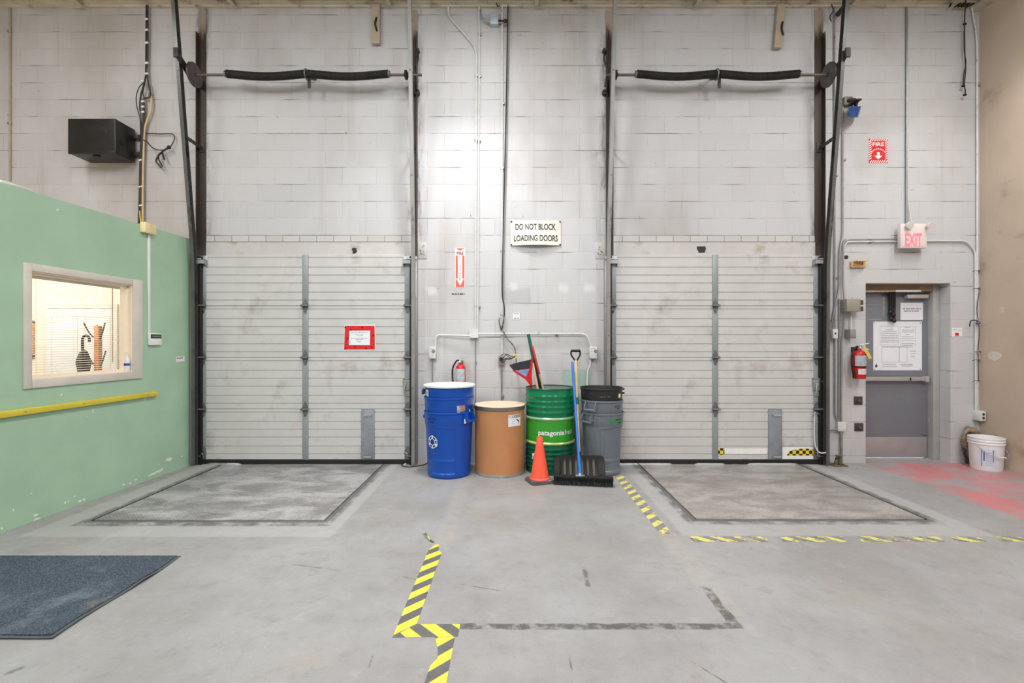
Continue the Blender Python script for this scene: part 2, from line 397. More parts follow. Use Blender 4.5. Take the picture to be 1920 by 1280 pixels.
def mat_tape(name, sign, wear):
    m, nt, b = newmat(name)
    pos = nd(nt, 'ShaderNodeNewGeometry').outputs['Position']
    s = nd(nt, 'ShaderNodeSeparateXYZ', {0: pos})
    t = mt(nt, 'FRACT', mt(nt, 'MULTIPLY', mt(nt, 'ADD', mt(nt, 'SUBTRACT', s.outputs[1], mt(nt, 'MULTIPLY', s.outputs[0], sign)), 20.0), 1/.158))
    yel = mt(nt, 'SUBTRACT', ss(nt, t, .0, .03), ss(nt, t, .5, .53))
    n = noise(nt, pos, 16, 6, .7)
    c = mixc(nt, yel, mixc(nt, n, lin((70, 70, 71)), lin((112, 111, 110))), lin((208, 199, 70))) if not wear else mixc(nt, yel, mixc(nt, n, lin((96, 95, 92)), lin((150, 148, 143))), mixc(nt, n, lin((212, 205, 92)), lin((196, 190, 128))))
    nt.links.new(c, b.inputs['Base Color']); b.inputs['Roughness'].default_value = .55
    if wear:
        a = ss(nt, noise(nt, pos, 9, 6, .7), wear-.02, wear+.02)
        nt.links.new(a, b.inputs['Alpha'])
    return m

def mat_checker():
    m, nt, b = newmat('checker_tape')
    co = nd(nt, 'ShaderNodeNewGeometry').outputs['Position']
    ck = nd(nt, 'ShaderNodeTexChecker', {'Vector': scalev(nt, nd(nt, 'ShaderNodeVectorMath', {0: co, 1: (.0, 5.005, -.0425)}, operation='ADD').outputs[0], (1, .001, 1)), 'Color1': lin((232, 205, 40)), 'Color2': lin((38, 24, 16)), 'Scale': 1/.0385})
    nt.links.new(ck.outputs[0], b.inputs['Base Color']); b.inputs['Roughness'].default_value = .4; return m

def mat_angle():
    m, nt, b = newmat('greasy_angle')
    pos = nd(nt, 'ShaderNodeNewGeometry').outputs['Position']; z = nd(nt, 'ShaderNodeSeparateXYZ', {0: pos}).outputs[2]
    n = noise(nt, scalev(nt, pos, (8, 8, 1.2)), 2.0, 6, .7)
    c = mixc(nt, n, lin((38, 31, 27)), lin((82, 70, 62)))
    zz = mt(nt, 'ADD', z, mt(nt, 'MULTIPLY', mt(nt, 'SUBTRACT', n, .5), .5))
    c = mixc(nt, ss(nt, zz, 4.98, 5.20), c, lin((176, 164, 150)))
    c = mixc(nt, mt(nt, 'SUBTRACT', 1.0, ss(nt, zz, 2.2, 2.6)), c, lin((120, 122, 124)))
    nt.links.new(c, b.inputs['Base Color']); b.inputs['Roughness'].default_value = .55; b.inputs['Metallic'].default_value = .2; return m

def mat_carpet():
    m, nt, b = newmat('ribbed_carpet')
    co = nd(nt, 'ShaderNodeTexCoord').outputs['Object']
    vo = nd(nt, 'ShaderNodeTexVoronoi', {'Vector': scalev(nt, co, (1, .75, 1)), 'Scale': 120.0}).outputs[0]
    n = noise(nt, co, 3, 5, .65)
    c = mixc(nt, ss(nt, vo, .1, .6), lin((92, 105, 119)), lin((52, 62, 74)))
    c = mixc(nt, mt(nt, 'MULTIPLY', ss(nt, n, .5, .75), .5), c, lin((124, 134, 144)))
    c = mixc(nt, mt(nt, 'MULTIPLY', ss(nt, noise(nt, co, 2.1, 5, .6), .62, .74), .25), c, lin((160, 148, 134)))
    nt.links.new(c, b.inputs['Base Color']); b.inputs['Roughness'].default_value = .95
    bp = nd(nt, 'ShaderNodeBump', {'Height': vo, 'Strength': 1.0, 'Distance': -.006}); nt.links.new(bp.outputs[0], b.inputs['Normal']); return m

def mat_glass():
    m, nt, b = newmat('window_glass')
    g = nt.nodes.new('ShaderNodeBsdfTransparent'); gl = nd(nt, 'ShaderNodeBsdfGlossy', {'Roughness': .02})
    mx = nd(nt, 'ShaderNodeMixShader', {0: .05}); nt.links.new(g.outputs[0], mx.inputs[1]); nt.links.new(gl.outputs[0], mx.inputs[2])
    nt.links.new(mx.outputs[0], nt.nodes['Material Output'].inputs[0]); return m

M_BLOCK = mat_block(); M_FLOOR = mat_floor(); M_TREAD = mat_tread(); M_ANGLE = mat_angle()
M_TAPE = mat_tape('hazard_tape', 1, 0); M_TAPEB = mat_tape('hazard_tape_turned', -1, 0)
M_TAPEW = mat_tape('hazard_tape_worn', 1, .43); M_TAPEX = mat_tape('hazard_tape_turned_worn', -1, .48)
M_CHECK = mat_checker(); M_CARPET = mat_carpet(); M_GLASS = mat_glass()
M_GREEN = pm('green_paint', (161, 193, 167), .5, var=.05, vs=2.5, bump=.12, bs=40, dirt=((212, 218, 206), .735, .75, 5))
M_BEIGE = pm('beige_board', (190, 172, 154), .6, var=.07, vs=1.4, bump=.1, bs=40, dirt=((160, 140, 120), .56, .76, 2.4))
M_DECK = pm('roof_deck_paint', (196, 186, 168), .6, var=.1, vs=3, dirt=((120, 104, 84), .5, .74, 4))
M_DOOR = pm('dock_door_paint', (194, 193, 192), .42, var=.05, vs=2.2, bump=.05, bs=60, dirt=((150, 141, 130), .50, .80, 2.3))
M_LINTEL = pm('lintel_paint', (190, 187, 185), .5, var=.06, vs=3, dirt=((170, 160, 148), .55, .72, 3))
M_STILE = pm('stile_grey', (142, 149, 153), .45, .2, var=.07)
M_GALV = pm('galvanized', (168, 171, 172), .42, .55, var=.12, vs=14, dirt=((110, 104, 98), .58, .74, 9))
M_HARD = pm('hinge_steel', (122, 125, 124), .45, .6, var=.18, vs=20, dirt=((62, 60, 58), .55, .7, 20))
M_RAILW = pm('track_steel', (150, 150, 148), .40, .5, var=.15, vs=6, dirt=((90, 86, 82), .55, .72, 6), stretch=(1, 1, .3))
M_RAILD = pm('track_steel_dark', (104, 106, 104), .35, .55, var=.2, vs=6, dirt=((60, 58, 56), .52, .70, 6), stretch=(1, 1, .3))
M_BLACK = pm('black_rubber', (20, 20, 21), .6, var=.2)
M_DARK = pm('dark_oily_steel', (58, 54, 51), .5, .4, var=.2, vs=12, dirt=((34, 30, 28), .5, .66, 9))
M_SPRING = pm('spring_steel', (44, 41, 38), .5, .4, var=.25, vs=16)
M_PIPE = pm('conduit_steel', (150, 151, 151), .42, .5, var=.1, vs=9, dirt=((96, 92, 88), .58, .75, 8))
M_PIPEW = pm('painted_conduit', (205, 205, 204), .5, var=.08, vs=10, dirt=((140, 136, 130), .58, .74, 9))
M_BOXW = pm('pale_box', (206, 206, 203), .5, var=.06, vs=10, dirt=((150, 146, 140), .6, .75, 14))
M_BOXG = pm('grey_box', (142, 142, 138), .5, .2, var=.08)
M_CABLE = pm('black_cable', (24, 22, 22), .5, var=.15)
M_CABLEG = pm('grey_cable', (128, 128, 126), .5, var=.1)
M_YEL = pm('yellow_plastic', (214, 196, 60), .45, var=.06)
M_WHITE = pm('white_plastic', (228, 228, 228), .4, var=.03)
M_PAPER = pm('paper', (226, 228, 233), .8, var=.02)
M_INK = pm('ink', (52, 52, 56), .7, var=.05)
M_INKG = pm('faint_ink', (158, 160, 168), .7, var=.05)
M_RED = pm('red_paint', (190, 24, 32), .35, var=.08)
M_SIGNRED = pm('sign_red', (204, 30, 34), .45, var=.04)
M_ORSIGN = pm('sign_orange_red', (222, 92, 68), .45, var=.04)
M_WOOD = pm('pale_wood', (205, 182, 140), .55, var=.12, vs=8, stretch=(6, 6, .6))
# ================================================================ SETTING
def words(mb, x0, x1, z, h, y, seed=1):
    """a line of print too small to read: word-long dashes"""
    r = random.Random(seed); x = x0
    while x < x1-h*.5:
        w_ = min(x1-x, h*(1.2+2.6*r.random())); mb.box(x, x+w_, y-.0004, y, z-h/2, z+h/2); x += w_+h*.55
    return mb
def slab(mb, xs, zs, y0, y1, hole):
    """wall built from cells; hole(x,z) says which cells stay open"""
    for i in range(len(xs)-1):
        for j in range(len(zs)-1):
            if not hole((xs[i]+xs[i+1])/2, (zs[j]+zs[j+1])/2): mb.box(xs[i], xs[i+1], y0, y1, zs[j], zs[j+1])
    return mb
LD, RD, ED = (-3.55, -1.25), (1.20, 3.53), (4.17, 5.17)       # loading doors, exit door
def inx(x, r): return r[0] < x < r[1]
mb = slab(MB(), [-8.2, LD[0], LD[1], RD[0], RD[1], ED[0], ED[1], 5.8], [0, 2.118, 2.44, 5.7], D, D+.32,
          lambda x, z: (z < 2.44 and (inx(x, LD) or inx(x, RD))) or (z < 2.118 and inx(x, ED)))
tag(mb.build('wall_back', M_BLOCK, flat=True), 'white painted concrete block wall behind the bins and doors', None, None, 'structure')
# floor with the two leveller pits
PITS = ((-3.362, -1.492, 3.828), (1.47, 3.337, 3.85))
mb = MB()
xs = [-8.2, PITS[0][0], PITS[0][1], PITS[1][0], PITS[1][1], 5.8]
mbf = MB()
ys = [-5, 3.828, 3.85, 5.80, 9]
for i in range(5):
    for j in range(4):
        xc, yc = (xs[i]+xs[i+1])/2, (ys[j]+ys[j+1])/2
        if any(p[0] < xc < p[1] and p[2] < yc < 5.8 for p in PITS): continue
        mbf.box(xs[i], xs[i+1], ys[j], ys[j+1], -.4, 0)
tag(mbf.build('floor', M_FLOOR, flat=True), 'worn grey concrete warehouse floor with scuffs and faded red paint', None, None, 'structure')
# ceiling: ribbed roof deck, ribs parallel to the back wall
prof = []; y = 5.66
while y > -5:
    prof += [(y, 5.375), (y-.085, 5.375), (y-.098, 5.42), (y-.127, 5.42)]; y -= .14
prof += [(y, 5.7), (5.66, 5.7)]
tag(MB().prism(prof, -8.2, 5.8, 'x').build('ceiling', M_DECK, flat=True), 'ribbed cream roof deck over the loading wall', None, None, 'structure')
tag(MB().box(5.51, 5.66, -5, D, 0, 5.6).build('wall_right', M_BEIGE), 'beige boarded side wall at the right edge', None, None, 'structure')
wr_ = [o for o in COL.objects if o.name == 'wall_right'][0]
def wpatch(px, py, hw, hh, mat):
    y = 5.51*FP/(px-960); z = H+(640-py)/FP*y; rr_ = random.Random(px)
    MB().prism([(y+hw*math.cos(k*pi/6)*(.85+.3*rr_.random()), z+hh*math.sin(k*pi/6)*(.85+.3*rr_.random())) for k in range(12)], 5.5088, 5.51, 'x').build('paint_patch', mat, wr_)
wpatch(1865, 667, .075, .055, pm('patch_white', (206, 196, 186), .6, var=.06)); wpatch(1879, 581, .03, .035, pm('patch_pale', (204, 186, 162), .6, var=.05))
tag(MB().box(-8.3, -8.1, -5, D, 0, 5.6).build('wall_far_left', M_LINTEL), None, None, None, 'structure')
tag(MB().box(-8.2, 5.8, -5.2, -5, 0, 5.6).build('wall_front', M_LINTEL), None, None, None, 'structure')
tag(MB().box(5.40, 5.51, 3, D, 5.31, 5.375).build('trim_1', M_DECK), 'cream ledger angle where right wall meets the deck', None, None, 'structure')
tag(MB().box(-8, 5.4, 5.625, D, 5.355, 5.375).build('trim_2', M_DECK), 'cream ledger strip along top of back wall', None, None, 'structure')
# joist ends under the deck
for k, px in enumerate((161, 444, 733, 1005, 1302, 1590)):
    x = X(px)
    m = MB().box(x-.022, x+.022, 2.5, 5.63, 5.335, 5.345).box(x-.004, x+.004, 2.5, 5.6, 5.345, 5.38)
    tag(m.build('trim_%d' % (k+3), M_DECK), 'cream joist end over the back wall', None, None, 'structure')
# steel lintels and little filler bricks above both loading doors
def mat_brick():
    m, nt, b = newmat('filler_brick')
    co = nd(nt, 'ShaderNodeNewGeometry').outputs['Position']; s = nd(nt, 'ShaderNodeSeparateXYZ', {0: co})
    v = nd(nt, 'ShaderNodeCombineXYZ', {0: s.outputs[0], 1: mt(nt, 'SUBTRACT', s.outputs[2], 2.603)}).outputs[0]
    br = nd(nt, 'ShaderNodeTexBrick', {'Vector': v, 'Color1': lin((186, 184, 182)), 'Color2': lin((194, 193, 191)), 'Mortar': lin((136, 132, 128)), 'Scale': 1.0, 'Mortar Size': .004, 'Brick Width': .20, 'Row Height': .075})
    nt.links.new(br.outputs[0], b.inputs['Base Color']); b.inputs['Roughness'].default_value = .6
    bp = nd(nt, 'ShaderNodeBump', {'Height': br.outputs[1], 'Strength': .6, 'Distance': -.004}); nt.links.new(bp.outputs[0], b.inputs['Normal']); return m
M_BRICK = mat_brick()
for (x0, x1, nm, nb, side) in ((-3.60, -1.18, 'trim_9', 'trim_11', 'left'), (1.195, 3.567, 'trim_10', 'trim_12', 'right')):
    tr = tag(MB().box(x0, x1, D-.012, D, 2.43, 2.598).build(nm, M_LINTEL), 'painted steel lintel over the %s loading door' % side, None, None, 'structure')
    px, py = ((665, 470) if side == 'left' else (1314, 468))
    xx, zz = X(px), Z(py)
    if side == 'left': poly = [(-.03, .01), (-.02, .035), (.01, .03), (.03, .028), (.022, .012), (.035, -.004), (.02, -.028), (-.005, -.036), (-.028, -.03), (-.012, -.012)]
    else: poly = [(-.052, .036), (.05, .036), (.054, .0), (.04, -.036), (-.03, -.038), (-.036, -.012), (-.05, .0)]
    s_ = MB().prism([(xx+a, zz+b_) for a, b_ in poly], D-.0145, D-.0122)
    s_.build('paint_smudge', M_CABLE, tr)
    tag(MB().box(x0, x1, D-.006, D, 2.603, 2.678).build(nb, M_BRICK), 'course of small filler bricks over the %s lintel' % side, None, None, 'structure')
# bearing pads in the block pier beside the lintels
for (a, b_, nm, s_) in ((783.5, 800, 'trim_13', 'left'), (1116, 1136, 'trim_14', 'right')):
    t_ = tag(MB().box(X(a), X(b_), D-.006, D, Z(485), Z(454), .002).build(nm, M_LINTEL), 'lintel bearing pad on the %s side of the pier' % s_, None, None, 'structure')
    sc_ = MB()
    for q in range(9):
        xa = X(a)+.02+random.random()*.07; za = Z(470)+(random.random()-.5)*.12
        sc_.tube([(xa, D-.0075, za), (xa+.008, D-.0075, za+.012), (xa+.014, D-.0075, za-.006)], .0016, 4, 2)
    sc_.build('pen_scribble', M_INK, t_)

# ---------------- green office wall (its own frame: x runs to the back, -y faces the room)
GA = Vector((-3.72, 5.547, 0)); GRZ = math.radians(87.39)
gc, gs = math.cos(GRZ), math.sin(GRZ)
def G(px, py, off=0.0):
    d = Vector(((px-960)/FP, 1, (640-py)/FP)); o = Vector((0, 0, H))
    n = Vector((gs, -gc, 0))                                # towards the room
    t = (GA+n*off-o).dot(n)/d.dot(n); p = o+d*t-GA
    return Vector((p.x*gc+p.y*gs, -p.x*gs+p.y*gc, p.z+GA.z))
def gthing(name, label, cat, group=None, kind=None): return thing(name, label, cat, GA, group, GRZ, kind)
i0 = G(57, 600); i1 = G(247, 600)                          # clear opening of the window
WX0, WX1, WZ0, WZ1 = i0.x, i1.x, .5*(G(57, 711).z+G(247, 697).z), .5*(G(57, 507).z+G(247, 535).z)
GT = 2.615
wl = gthing('wall_left', 'green painted office wall with chipped patches near the floor', None, None, 'structure')
mb = MB()
for (a, b_, c, d) in ((-8.6, WX0, 0, GT), (WX1, 0, 0, GT), (WX0, WX1, 0, WZ0), (WX0, WX1, WZ1, GT)): mb.box(a, b_, 0, .12, c, d)
wl2 = mb.build('painted_board', M_GREEN, wl, local=True, flat=True)
M_CREAM = pm('office_cream', (240, 226, 204), .7, var=.03)
M_CASING = pm('window_casing', (205, 200, 190), .5, var=.05, vs=5)
# chips where paint came off, broken into irregular flakes
ch = MB(); rc = random.Random(3)
def chip(px, py, w_, h_):
    c = G(px, py); pts = []
    for k in range(9):
        a = 2*pi*k/9; r = .6+.5*rc.random(); pts.append((c.x+w_*r*math.cos(a), c.z+h_*r*math.sin(a)))
    ch.prism(pts, -.0012, .0)
for (px, py, w_, h_) in ((317, 861, .075, .022), (296, 884, .06, .012), (285, 889, .07, .012), (303, 880, .03, .012), (254, 899, .03, .008), (232, 908, .02, .008), (150, 939, .022, .010), (158, 936, .02, .012), (122, 942, .014, .012), (66, 966, .03, .012), (70, 972, .04, .010), (174, 770, .006, .02), (115, 740, .016, .010), (244, 906, .02, .012), (25, 956, .01, .012), (58, 925, .012, .006), (272, 749, .02, .016), (341, 855, .02, .008), (164, 780, .008, .006), (108, 212+180, .012, .005), (107, 394, .014, .006), (140, 930, .008, .008), (3, 990, .012, .01), (128, 940, .012, .006), (298, 870, .012, .005)):
    chip(px, py, w_*.8, h_)
ch.build('paint_chips', pm('bare_plaster', (222, 226, 218), .7, var=.06), wl, local=True)
# office behind the window
tag(MB().box(-8.1, -3.86, 5.59, 5.655, 0, GT-.12).build('wall_office', M_CREAM), 'cream rear wall inside the office', None, None, 'structure')
tag(MB().box(-8.1, -8.0, -3, 5.6, 0, GT-.12).build('wall_office_side', M_CREAM), None, None, None, 'structure')
tag(MB().add([(-8.1, -3, GT-.12), (-4.2, -3, GT-.12), (-3.85, 5.655, GT-.12), (-8.1, 5.655, GT-.12), (-8.1, -3, GT-.02), (-4.2, -3, GT-.02), (-3.85, 5.655, GT-.02), (-8.1, 5.655, GT-.02)],
    [(0, 3, 2, 1), (4, 5, 6, 7), (0, 1, 5, 4), (1, 2, 6, 5), (2, 3, 7, 6), (3, 0, 4, 7)]).build('ceiling_office', M_CREAM, flat=True), None, None, None, 'structure')
wr = gthing('window_1', 'cream framed office window in the green wall with blinds behind', None, None, 'structure')
o0 = G(42, 600); o1 = G(265, 600); OZ0 = .5*(G(42, 726).z+G(265, 711).z); OZ1 = .5*(G(42, 490).z+G(265, 527).z)
mb = MB()
for (a, b_, c, d) in ((o0.x, WX0, OZ0, OZ1), (WX1, o1.x, OZ0, OZ1), (WX0, WX1, OZ0, WZ0), (WX0, WX1, WZ1, OZ1)): mb.box(a, b_, -.016, .001, c, d, .003)
mb.build('window_casing', M_CASING, wr, local=True)
mb = MB(); e = .008
for (a, b_, c, d) in ((WX0, WX0+e, WZ0, WZ1), (WX1-e, WX1, WZ0, WZ1), (WX0+e, WX1-e, WZ0, WZ0+e), (WX0+e, WX1-e, WZ1-e, WZ1)): mb.box(a, b_, -.004, .115, c, d)
mb.build('window_jamb', M_CREAM, wr, local=True)
mb = MB(); s2 = .045
for (a, b_, c, d) in ((WX0+e, WX0+e+.02, WZ0+e, WZ1-e), (WX1-e-.02, WX1-e, WZ0+e, WZ1-e), (WX0+e, WX1-e, WZ0+e, WZ0+e+.02), (WX0+e, WX1-e, WZ1-e-.02, WZ1-e)): mb.box(a, b_, .028, .045, c, d)
mb.build('glazing_stop', M_CREAM, wr, local=True)
MB().box(WX0+e, WX1-e, .034, .039, WZ0+e, WZ1-e).build('window_pane', M_GLASS, wr, local=True)
# venetian blind
vb = gthing('venetian_blind', 'cream venetian blind with thin open slats behind the office window', 'blind')
M_SLAT = pm('blind_slat', (206, 192, 172), .5, var=.02)
mb = MB(); z = WZ0+.026; bx1 = WX1-.075
while z < WZ1-.05:
    for (ya, za, yb, zb) in ((.052, .0, .076, .0035),):
        mb.add([(WX0-.03, ya, z+za), (bx1, ya, z+za), (bx1, yb, z+zb), (WX0-.03, yb, z+zb), (WX0-.03, ya, z+za+.0011), (bx1, ya, z+za+.0011), (bx1, yb, z+zb+.0011), (WX0-.03, yb, z+zb+.0011)],
               [(0, 1, 2, 3), (7, 6, 5, 4), (0, 4, 5, 1), (2, 6, 7, 3), (1, 5, 6, 2), (0, 3, 7, 4)])
    z += .0205
mb.build('slats', M_SLAT, vb, local=True, flat=True)
MB().box(WX0-.03, bx1, .048, .082, WZ1-.045, WZ1-.012, .004).build('headrail', M_SLAT, vb, local=True)
MB().box(WX0-.03, bx1, .052, .076, WZ0+.010, WZ0+.024, .002).build('bottom_rail', M_SLAT, vb, local=True)
mb = MB()
for f_ in (.1, .46, .88):
    xx = WX0+(bx1-WX0)*f_; mb.cyl((xx, .049, WZ0+.02), (xx, .049, WZ1-.03), .0009, n=5)
mb.build('ladder_cords', M_SLAT, vb, local=True)
MB().cyl((bx1-.09, .046, WZ0+.10), (bx1-.09, .046, WZ1-.05), .004, n=8).build('tilt_wand', pm('wand_tan', (190, 160, 130), .4), vb, local=True)

# things seen in the office
def lineframe(mb, px0, py0, px1, py1, Y, t=.012, d=.01):
    x0, x1, z0, z1 = X(px0, Y), X(px1, Y), Z(py1, Y), Z(py0, Y)
    for (a, b_, c, d_) in ((x0, x0+t, z0, z1-t), (x1-t, x1, z0, z1-t), (x0, x1, z1-t, z1)): mb.box(a, b_, Y-d, Y, c, d_)
d4 = thing('door_4', 'white panelled door on the office rear wall seen through the blinds', None, (X(150, 5.58), 5.58, 0), None, 0, 'structure')
M_DTRIM = pm('door_trim_cream', (226, 214, 200), .5, var=.03)
mb = MB(); lineframe(mb, 84, 570, 222, 860, 5.59, .05, .018); mb.build('door_casing', M_DTRIM, d4)
MB().box(X(88, 5.58), X(217, 5.58), 5.57, 5.588, 0.01, Z(579, 5.58)).build('door_leaf', M_WHITE, d4)
mb = MB()
for (a, b_) in ((96, 146), (158, 208)):
    lineframe(mb, a, 592, b_, 700, 5.571, .012, .004)
mb.build_each('panel_moulding', M_DTRIM, d4)
pf = thing('picture_frame', 'narrow brown picture frame on office wall left of coat rack', 'picture frame', (X(55, 5.58), 5.58, Z(670, 5.58)))
mb = MB(); x0, x1, z0, z1 = X(22, 5.585), X(65, 5.585), Z(670, 5.585), Z(601, 5.585)
for (a, b_, c, d) in ((x0, x0+.03, z0, z1), (x1-.03, x1, z0, z1), (x0, x1, z0, z0+.03), (x0, x1, z1-.03, z1)): mb.box(a, b_, 5.565, 5.588, c, d, .003)
mb.build('frame', pm('brown_frame', (190, 140, 100), .4, var=.1), pf)
MB().box(x0+.03, x1-.03, 5.578, 5.588, z0+.03, z1-.03).build('picture', M_CREAM, pf)
RX, RY = X(184, 5.2), 5.2
cr = thing('coat_rack', 'orange-brown wooden coat rack with dark hooks behind the blinds', 'coat rack', (RX, RY, 0))
M_ORW = pm('orange_wood', (214, 132, 70), .45, var=.12, vs=6, stretch=(5, 5, .5))
MB().box(RX-.026, RX+.026, RY-.026, RY+.026, .03, 1.60, .006).build('post', M_ORW, cr)
mb = MB()
for a in range(4):
    c, s_ = math.cos(a*pi/2+.785), math.sin(a*pi/2+.785)
    mb.tube([(RX+c*.02, RY+s_*.02, .10), (RX+c*.16, RY+s_*.16, .05), (RX+c*.26, RY+s_*.26, .018)], .018, 8, 5)
mb.build('foot', M_ORW, cr)
for (dx, dy, z) in ((-.13, -.03, 1.52), (.10, -.03, 1.52), (-.08, .08, 1.50), (.10, -.02, 1.22), (-.10, -.03, 1.22)):
    s_ = 1 if dx > 0 else -1
    MB().tube([(RX+s_*.02, RY, z-.07), (RX+dx*.6, RY+dy*.6, z), (RX+dx, RY+dy, z+.11)], .007, 8, 5).build('hook', M_DARK, cr)
um = thing('umbrella', 'folded black umbrella hanging by its crook from the coat rack', 'umbrella', (RX-.07, RY-.05, .7))
ux, uy = RX-.116, RY-.06
mb = MB().tube([(ux+.075, uy, 1.42), (ux+.07, uy, 1.47), (ux+.04, uy, 1.495), (ux+.005, uy, 1.47), (ux, uy, 1.42), (ux, uy, 1.36), (ux, uy, 1.30)], .013, 8, 5)
mb.build('crook_handle', M_CABLE, um)
mb = MB().lathe([(.001, .70), (.012, .72), (.03, .85), (.038, 1.05), (.045, 1.10), (.050, 1.14), (.062, 1.20), (.058, 1.24), (.035, 1.31), (.014, 1.34), (.001, 1.345)], (ux+.012, uy, 0), 24, rf=lambda r, z, t: r*(1+.14*math.sin(8*t+z*9)))
mb.build('canopy', M_CABLE, um)
# small bottle standing in the window reveal
bp_ = G(248, 690, -.02)
bt = gthing('sanitizer_bottle', 'small white pump bottle with blue label in the window corner', 'bottle')
bx, bz = WX1-.042, WZ0+.008
MB().lathe([(.001, 0), (.022, 0), (.024, .01), (.024, .10), (.020, .125), (.012, .14), (.012, .155), (.001, .155)], (bx, .012, bz), 24).build('bottle_body', M_WHITE, bt, local=True)
MB().lathe([(.0246, .055), (.0246, .078)], (bx, .012, bz), 24).build('label', pm('blue_label', (56, 70, 160), .5, var=.05), bt, local=True)
MB().cyl((bx, .012, bz+.155), (bx, .012, bz+.185), .005, n=8).box(bx-.03, bx+.008, .006, .018, bz+.183, bz+.193, .003).build('pump', M_WHITE, bt, local=True)

# yellow handrail
hr = gthing('handrail', 'yellow wooden bump rail across the green wall', 'rail')
ha = G(290, 739); zr = .5*(G(290, 739).z+G(0, 775).z)
mb = MB().box(-7, ha.x, -.035, 0, zr-.024, zr+.024, .006); mb.build('rail_board', M_YEL, hr, local=True)
mb = MB()
for px in (40, 150, 272):
    g = G(px, 760); mb.cyl((g.x, -.037, zr), (g.x, -.034, zr), .008, n=10)
mb.build_each('screw', M_GALV, hr, local=True)
# raceway + keypad + box
jb = gthing('junction_box', 'white and yellowed junction box at the green wall top edge', 'junction box')
b0 = G(262, 428); b1 = G(283, 428)
MB().box(b0.x+.0, b1.x, -.06, 0, G(270, 437).z, G(270, 420).z+.01, .004).build('box_body', pm('yellowed_plastic', (222, 206, 158), .5, var=.1, vs=12), jb, local=True)
rw = gthing('cable_raceway', 'white vertical cable raceway from junction box down to keypad', 'conduit')
xr = G(278, 540).x
MB().box(xr-.014, xr+.014, -.014, 0, G(281, 630).z, G(270, 437).z, .003).build('raceway', M_WHITE, rw, local=True)
kp = gthing('alarm_keypad', 'white alarm keypad with dark display on the green wall', 'keypad')
k0, k1 = G(276, 636), G(299, 636); kz0, kz1 = G(288, 647).z, G(288, 625).z
MB().box(k0.x, k1.x, -.028, 0, kz0, kz1, .006).build('keypad_body', M_WHITE, kp, local=True)
MB().box(k0.x+.012, k1.x-.008, -.030, -.026, kz0+(kz1-kz0)*.58, kz1-.008, .002).build('display', pm('dark_screen', (34, 46, 44), .2), kp, local=True)
MB().box(k0.x+.03, k1.x-.02, -.0312, -.0295, kz0+(kz1-kz0)*.68, kz1-.022).build('screen_window', pm('lcd_grey', (96, 106, 100), .3), kp, local=True)
s0, s1 = G(330, 672), G(346, 672); sz0, sz1 = G(338, 678).z, G(338, 667).z
st = gthing('notice_sticker', 'small torn white sticker on green wall near the left track', 'sticker')
MB().prism([(s0.x, sz0), (s1.x, sz0+.004), (s1.x, sz1), (s1.x-.02, sz1-.01), (s0.x+.02, sz1-.006), (s0.x, sz1-.012)], -.0015, 0).build('paper', M_WHITE, st, local=True)
words(MB(), s0.x+.012, s1.x-.025, sz1-.024, .010, -.002, 4).build('print', M_INK, st, local=True)
# broken plaster lump at the top left of the office wall
g = G(30, 342)
MB_l = MB().box(g.x-.10, g.x+.12, .0, .10, GT-.002, GT+.022, .008)
lump = MB_l.build('plaster_lump', pm('plaster', (206, 206, 200), .8, var=.1), None, local=True); lump.location = GA; lump.rotation_euler = (0, 0, GRZ)
tag(lump, 'broken white plaster lump lying on the green wall top', 'rubble')
# floor mat
mx0, mx1, my0, my1 = -3.66, -2.2, 2.302, 3.195
fm = thing('floor_mat', 'blue grey ribbed carpet mat with curled black rubber edge', 'mat', ((mx0+mx1)/2, (my0+my1)/2, 0))
def matsurf(x0, x1, y0, y1, z, th, nx=40, ny=26):
    m = MB(); vs = []; fs = []
    def zz(x, y):
        e_ = max(0, (x-mx1+.07)/.07); lift = .014*e_*math.exp(-((y-2.86)/.10)**2)+.006*e_*math.exp(-((y-2.42)/.2)**2)
        lift += .006*max(0, (my0+.07-y)/.07)*math.exp(-((x+2.45)/.25)**2)
        return z+lift
    for lay in (0, 1):
        for j in range(ny+1):
            for i in range(nx+1):
                x = x0+(x1-x0)*i/nx; y = y0+(y1-y0)*j/ny
                xo = .012*math.sin(y*7)*(i/nx)
                vs.append((x+xo, y, zz(x, y)-(th if lay == 0 else 0)))
    n = (nx+1)*(ny+1)
    for j in range(ny):
        for i in range(nx):
            a = j*(nx+1)+i; q = (a, a+1, a+nx+2, a+nx+1); fs.append(tuple(k+n for k in q)); fs.append(q[::-1])
    for i in range(nx):
        fs.append((i, i+1, n+i+1, n+i)); a = ny*(nx+1)+i; fs.append((a+1, a, n+a, n+a+1))
    for j in range(ny):
        a = j*(nx+1); fs.append((a+nx+1, a, n+a, n+a+nx+1)); a += nx; fs.append((a, a+nx+1, n+a+nx+1, n+a))
    return m.add(vs, fs)
matsurf(mx0, mx1, my0, my1, .004, .0035).build('rubber_backing', pm('mat_rubber', (74, 80, 86), .7, var=.1), fm)
matsurf(mx0+.02, mx1-.022, my0+.02, my1-.008, .010, .0055).build('carpet_pile', M_CARPET, fm)

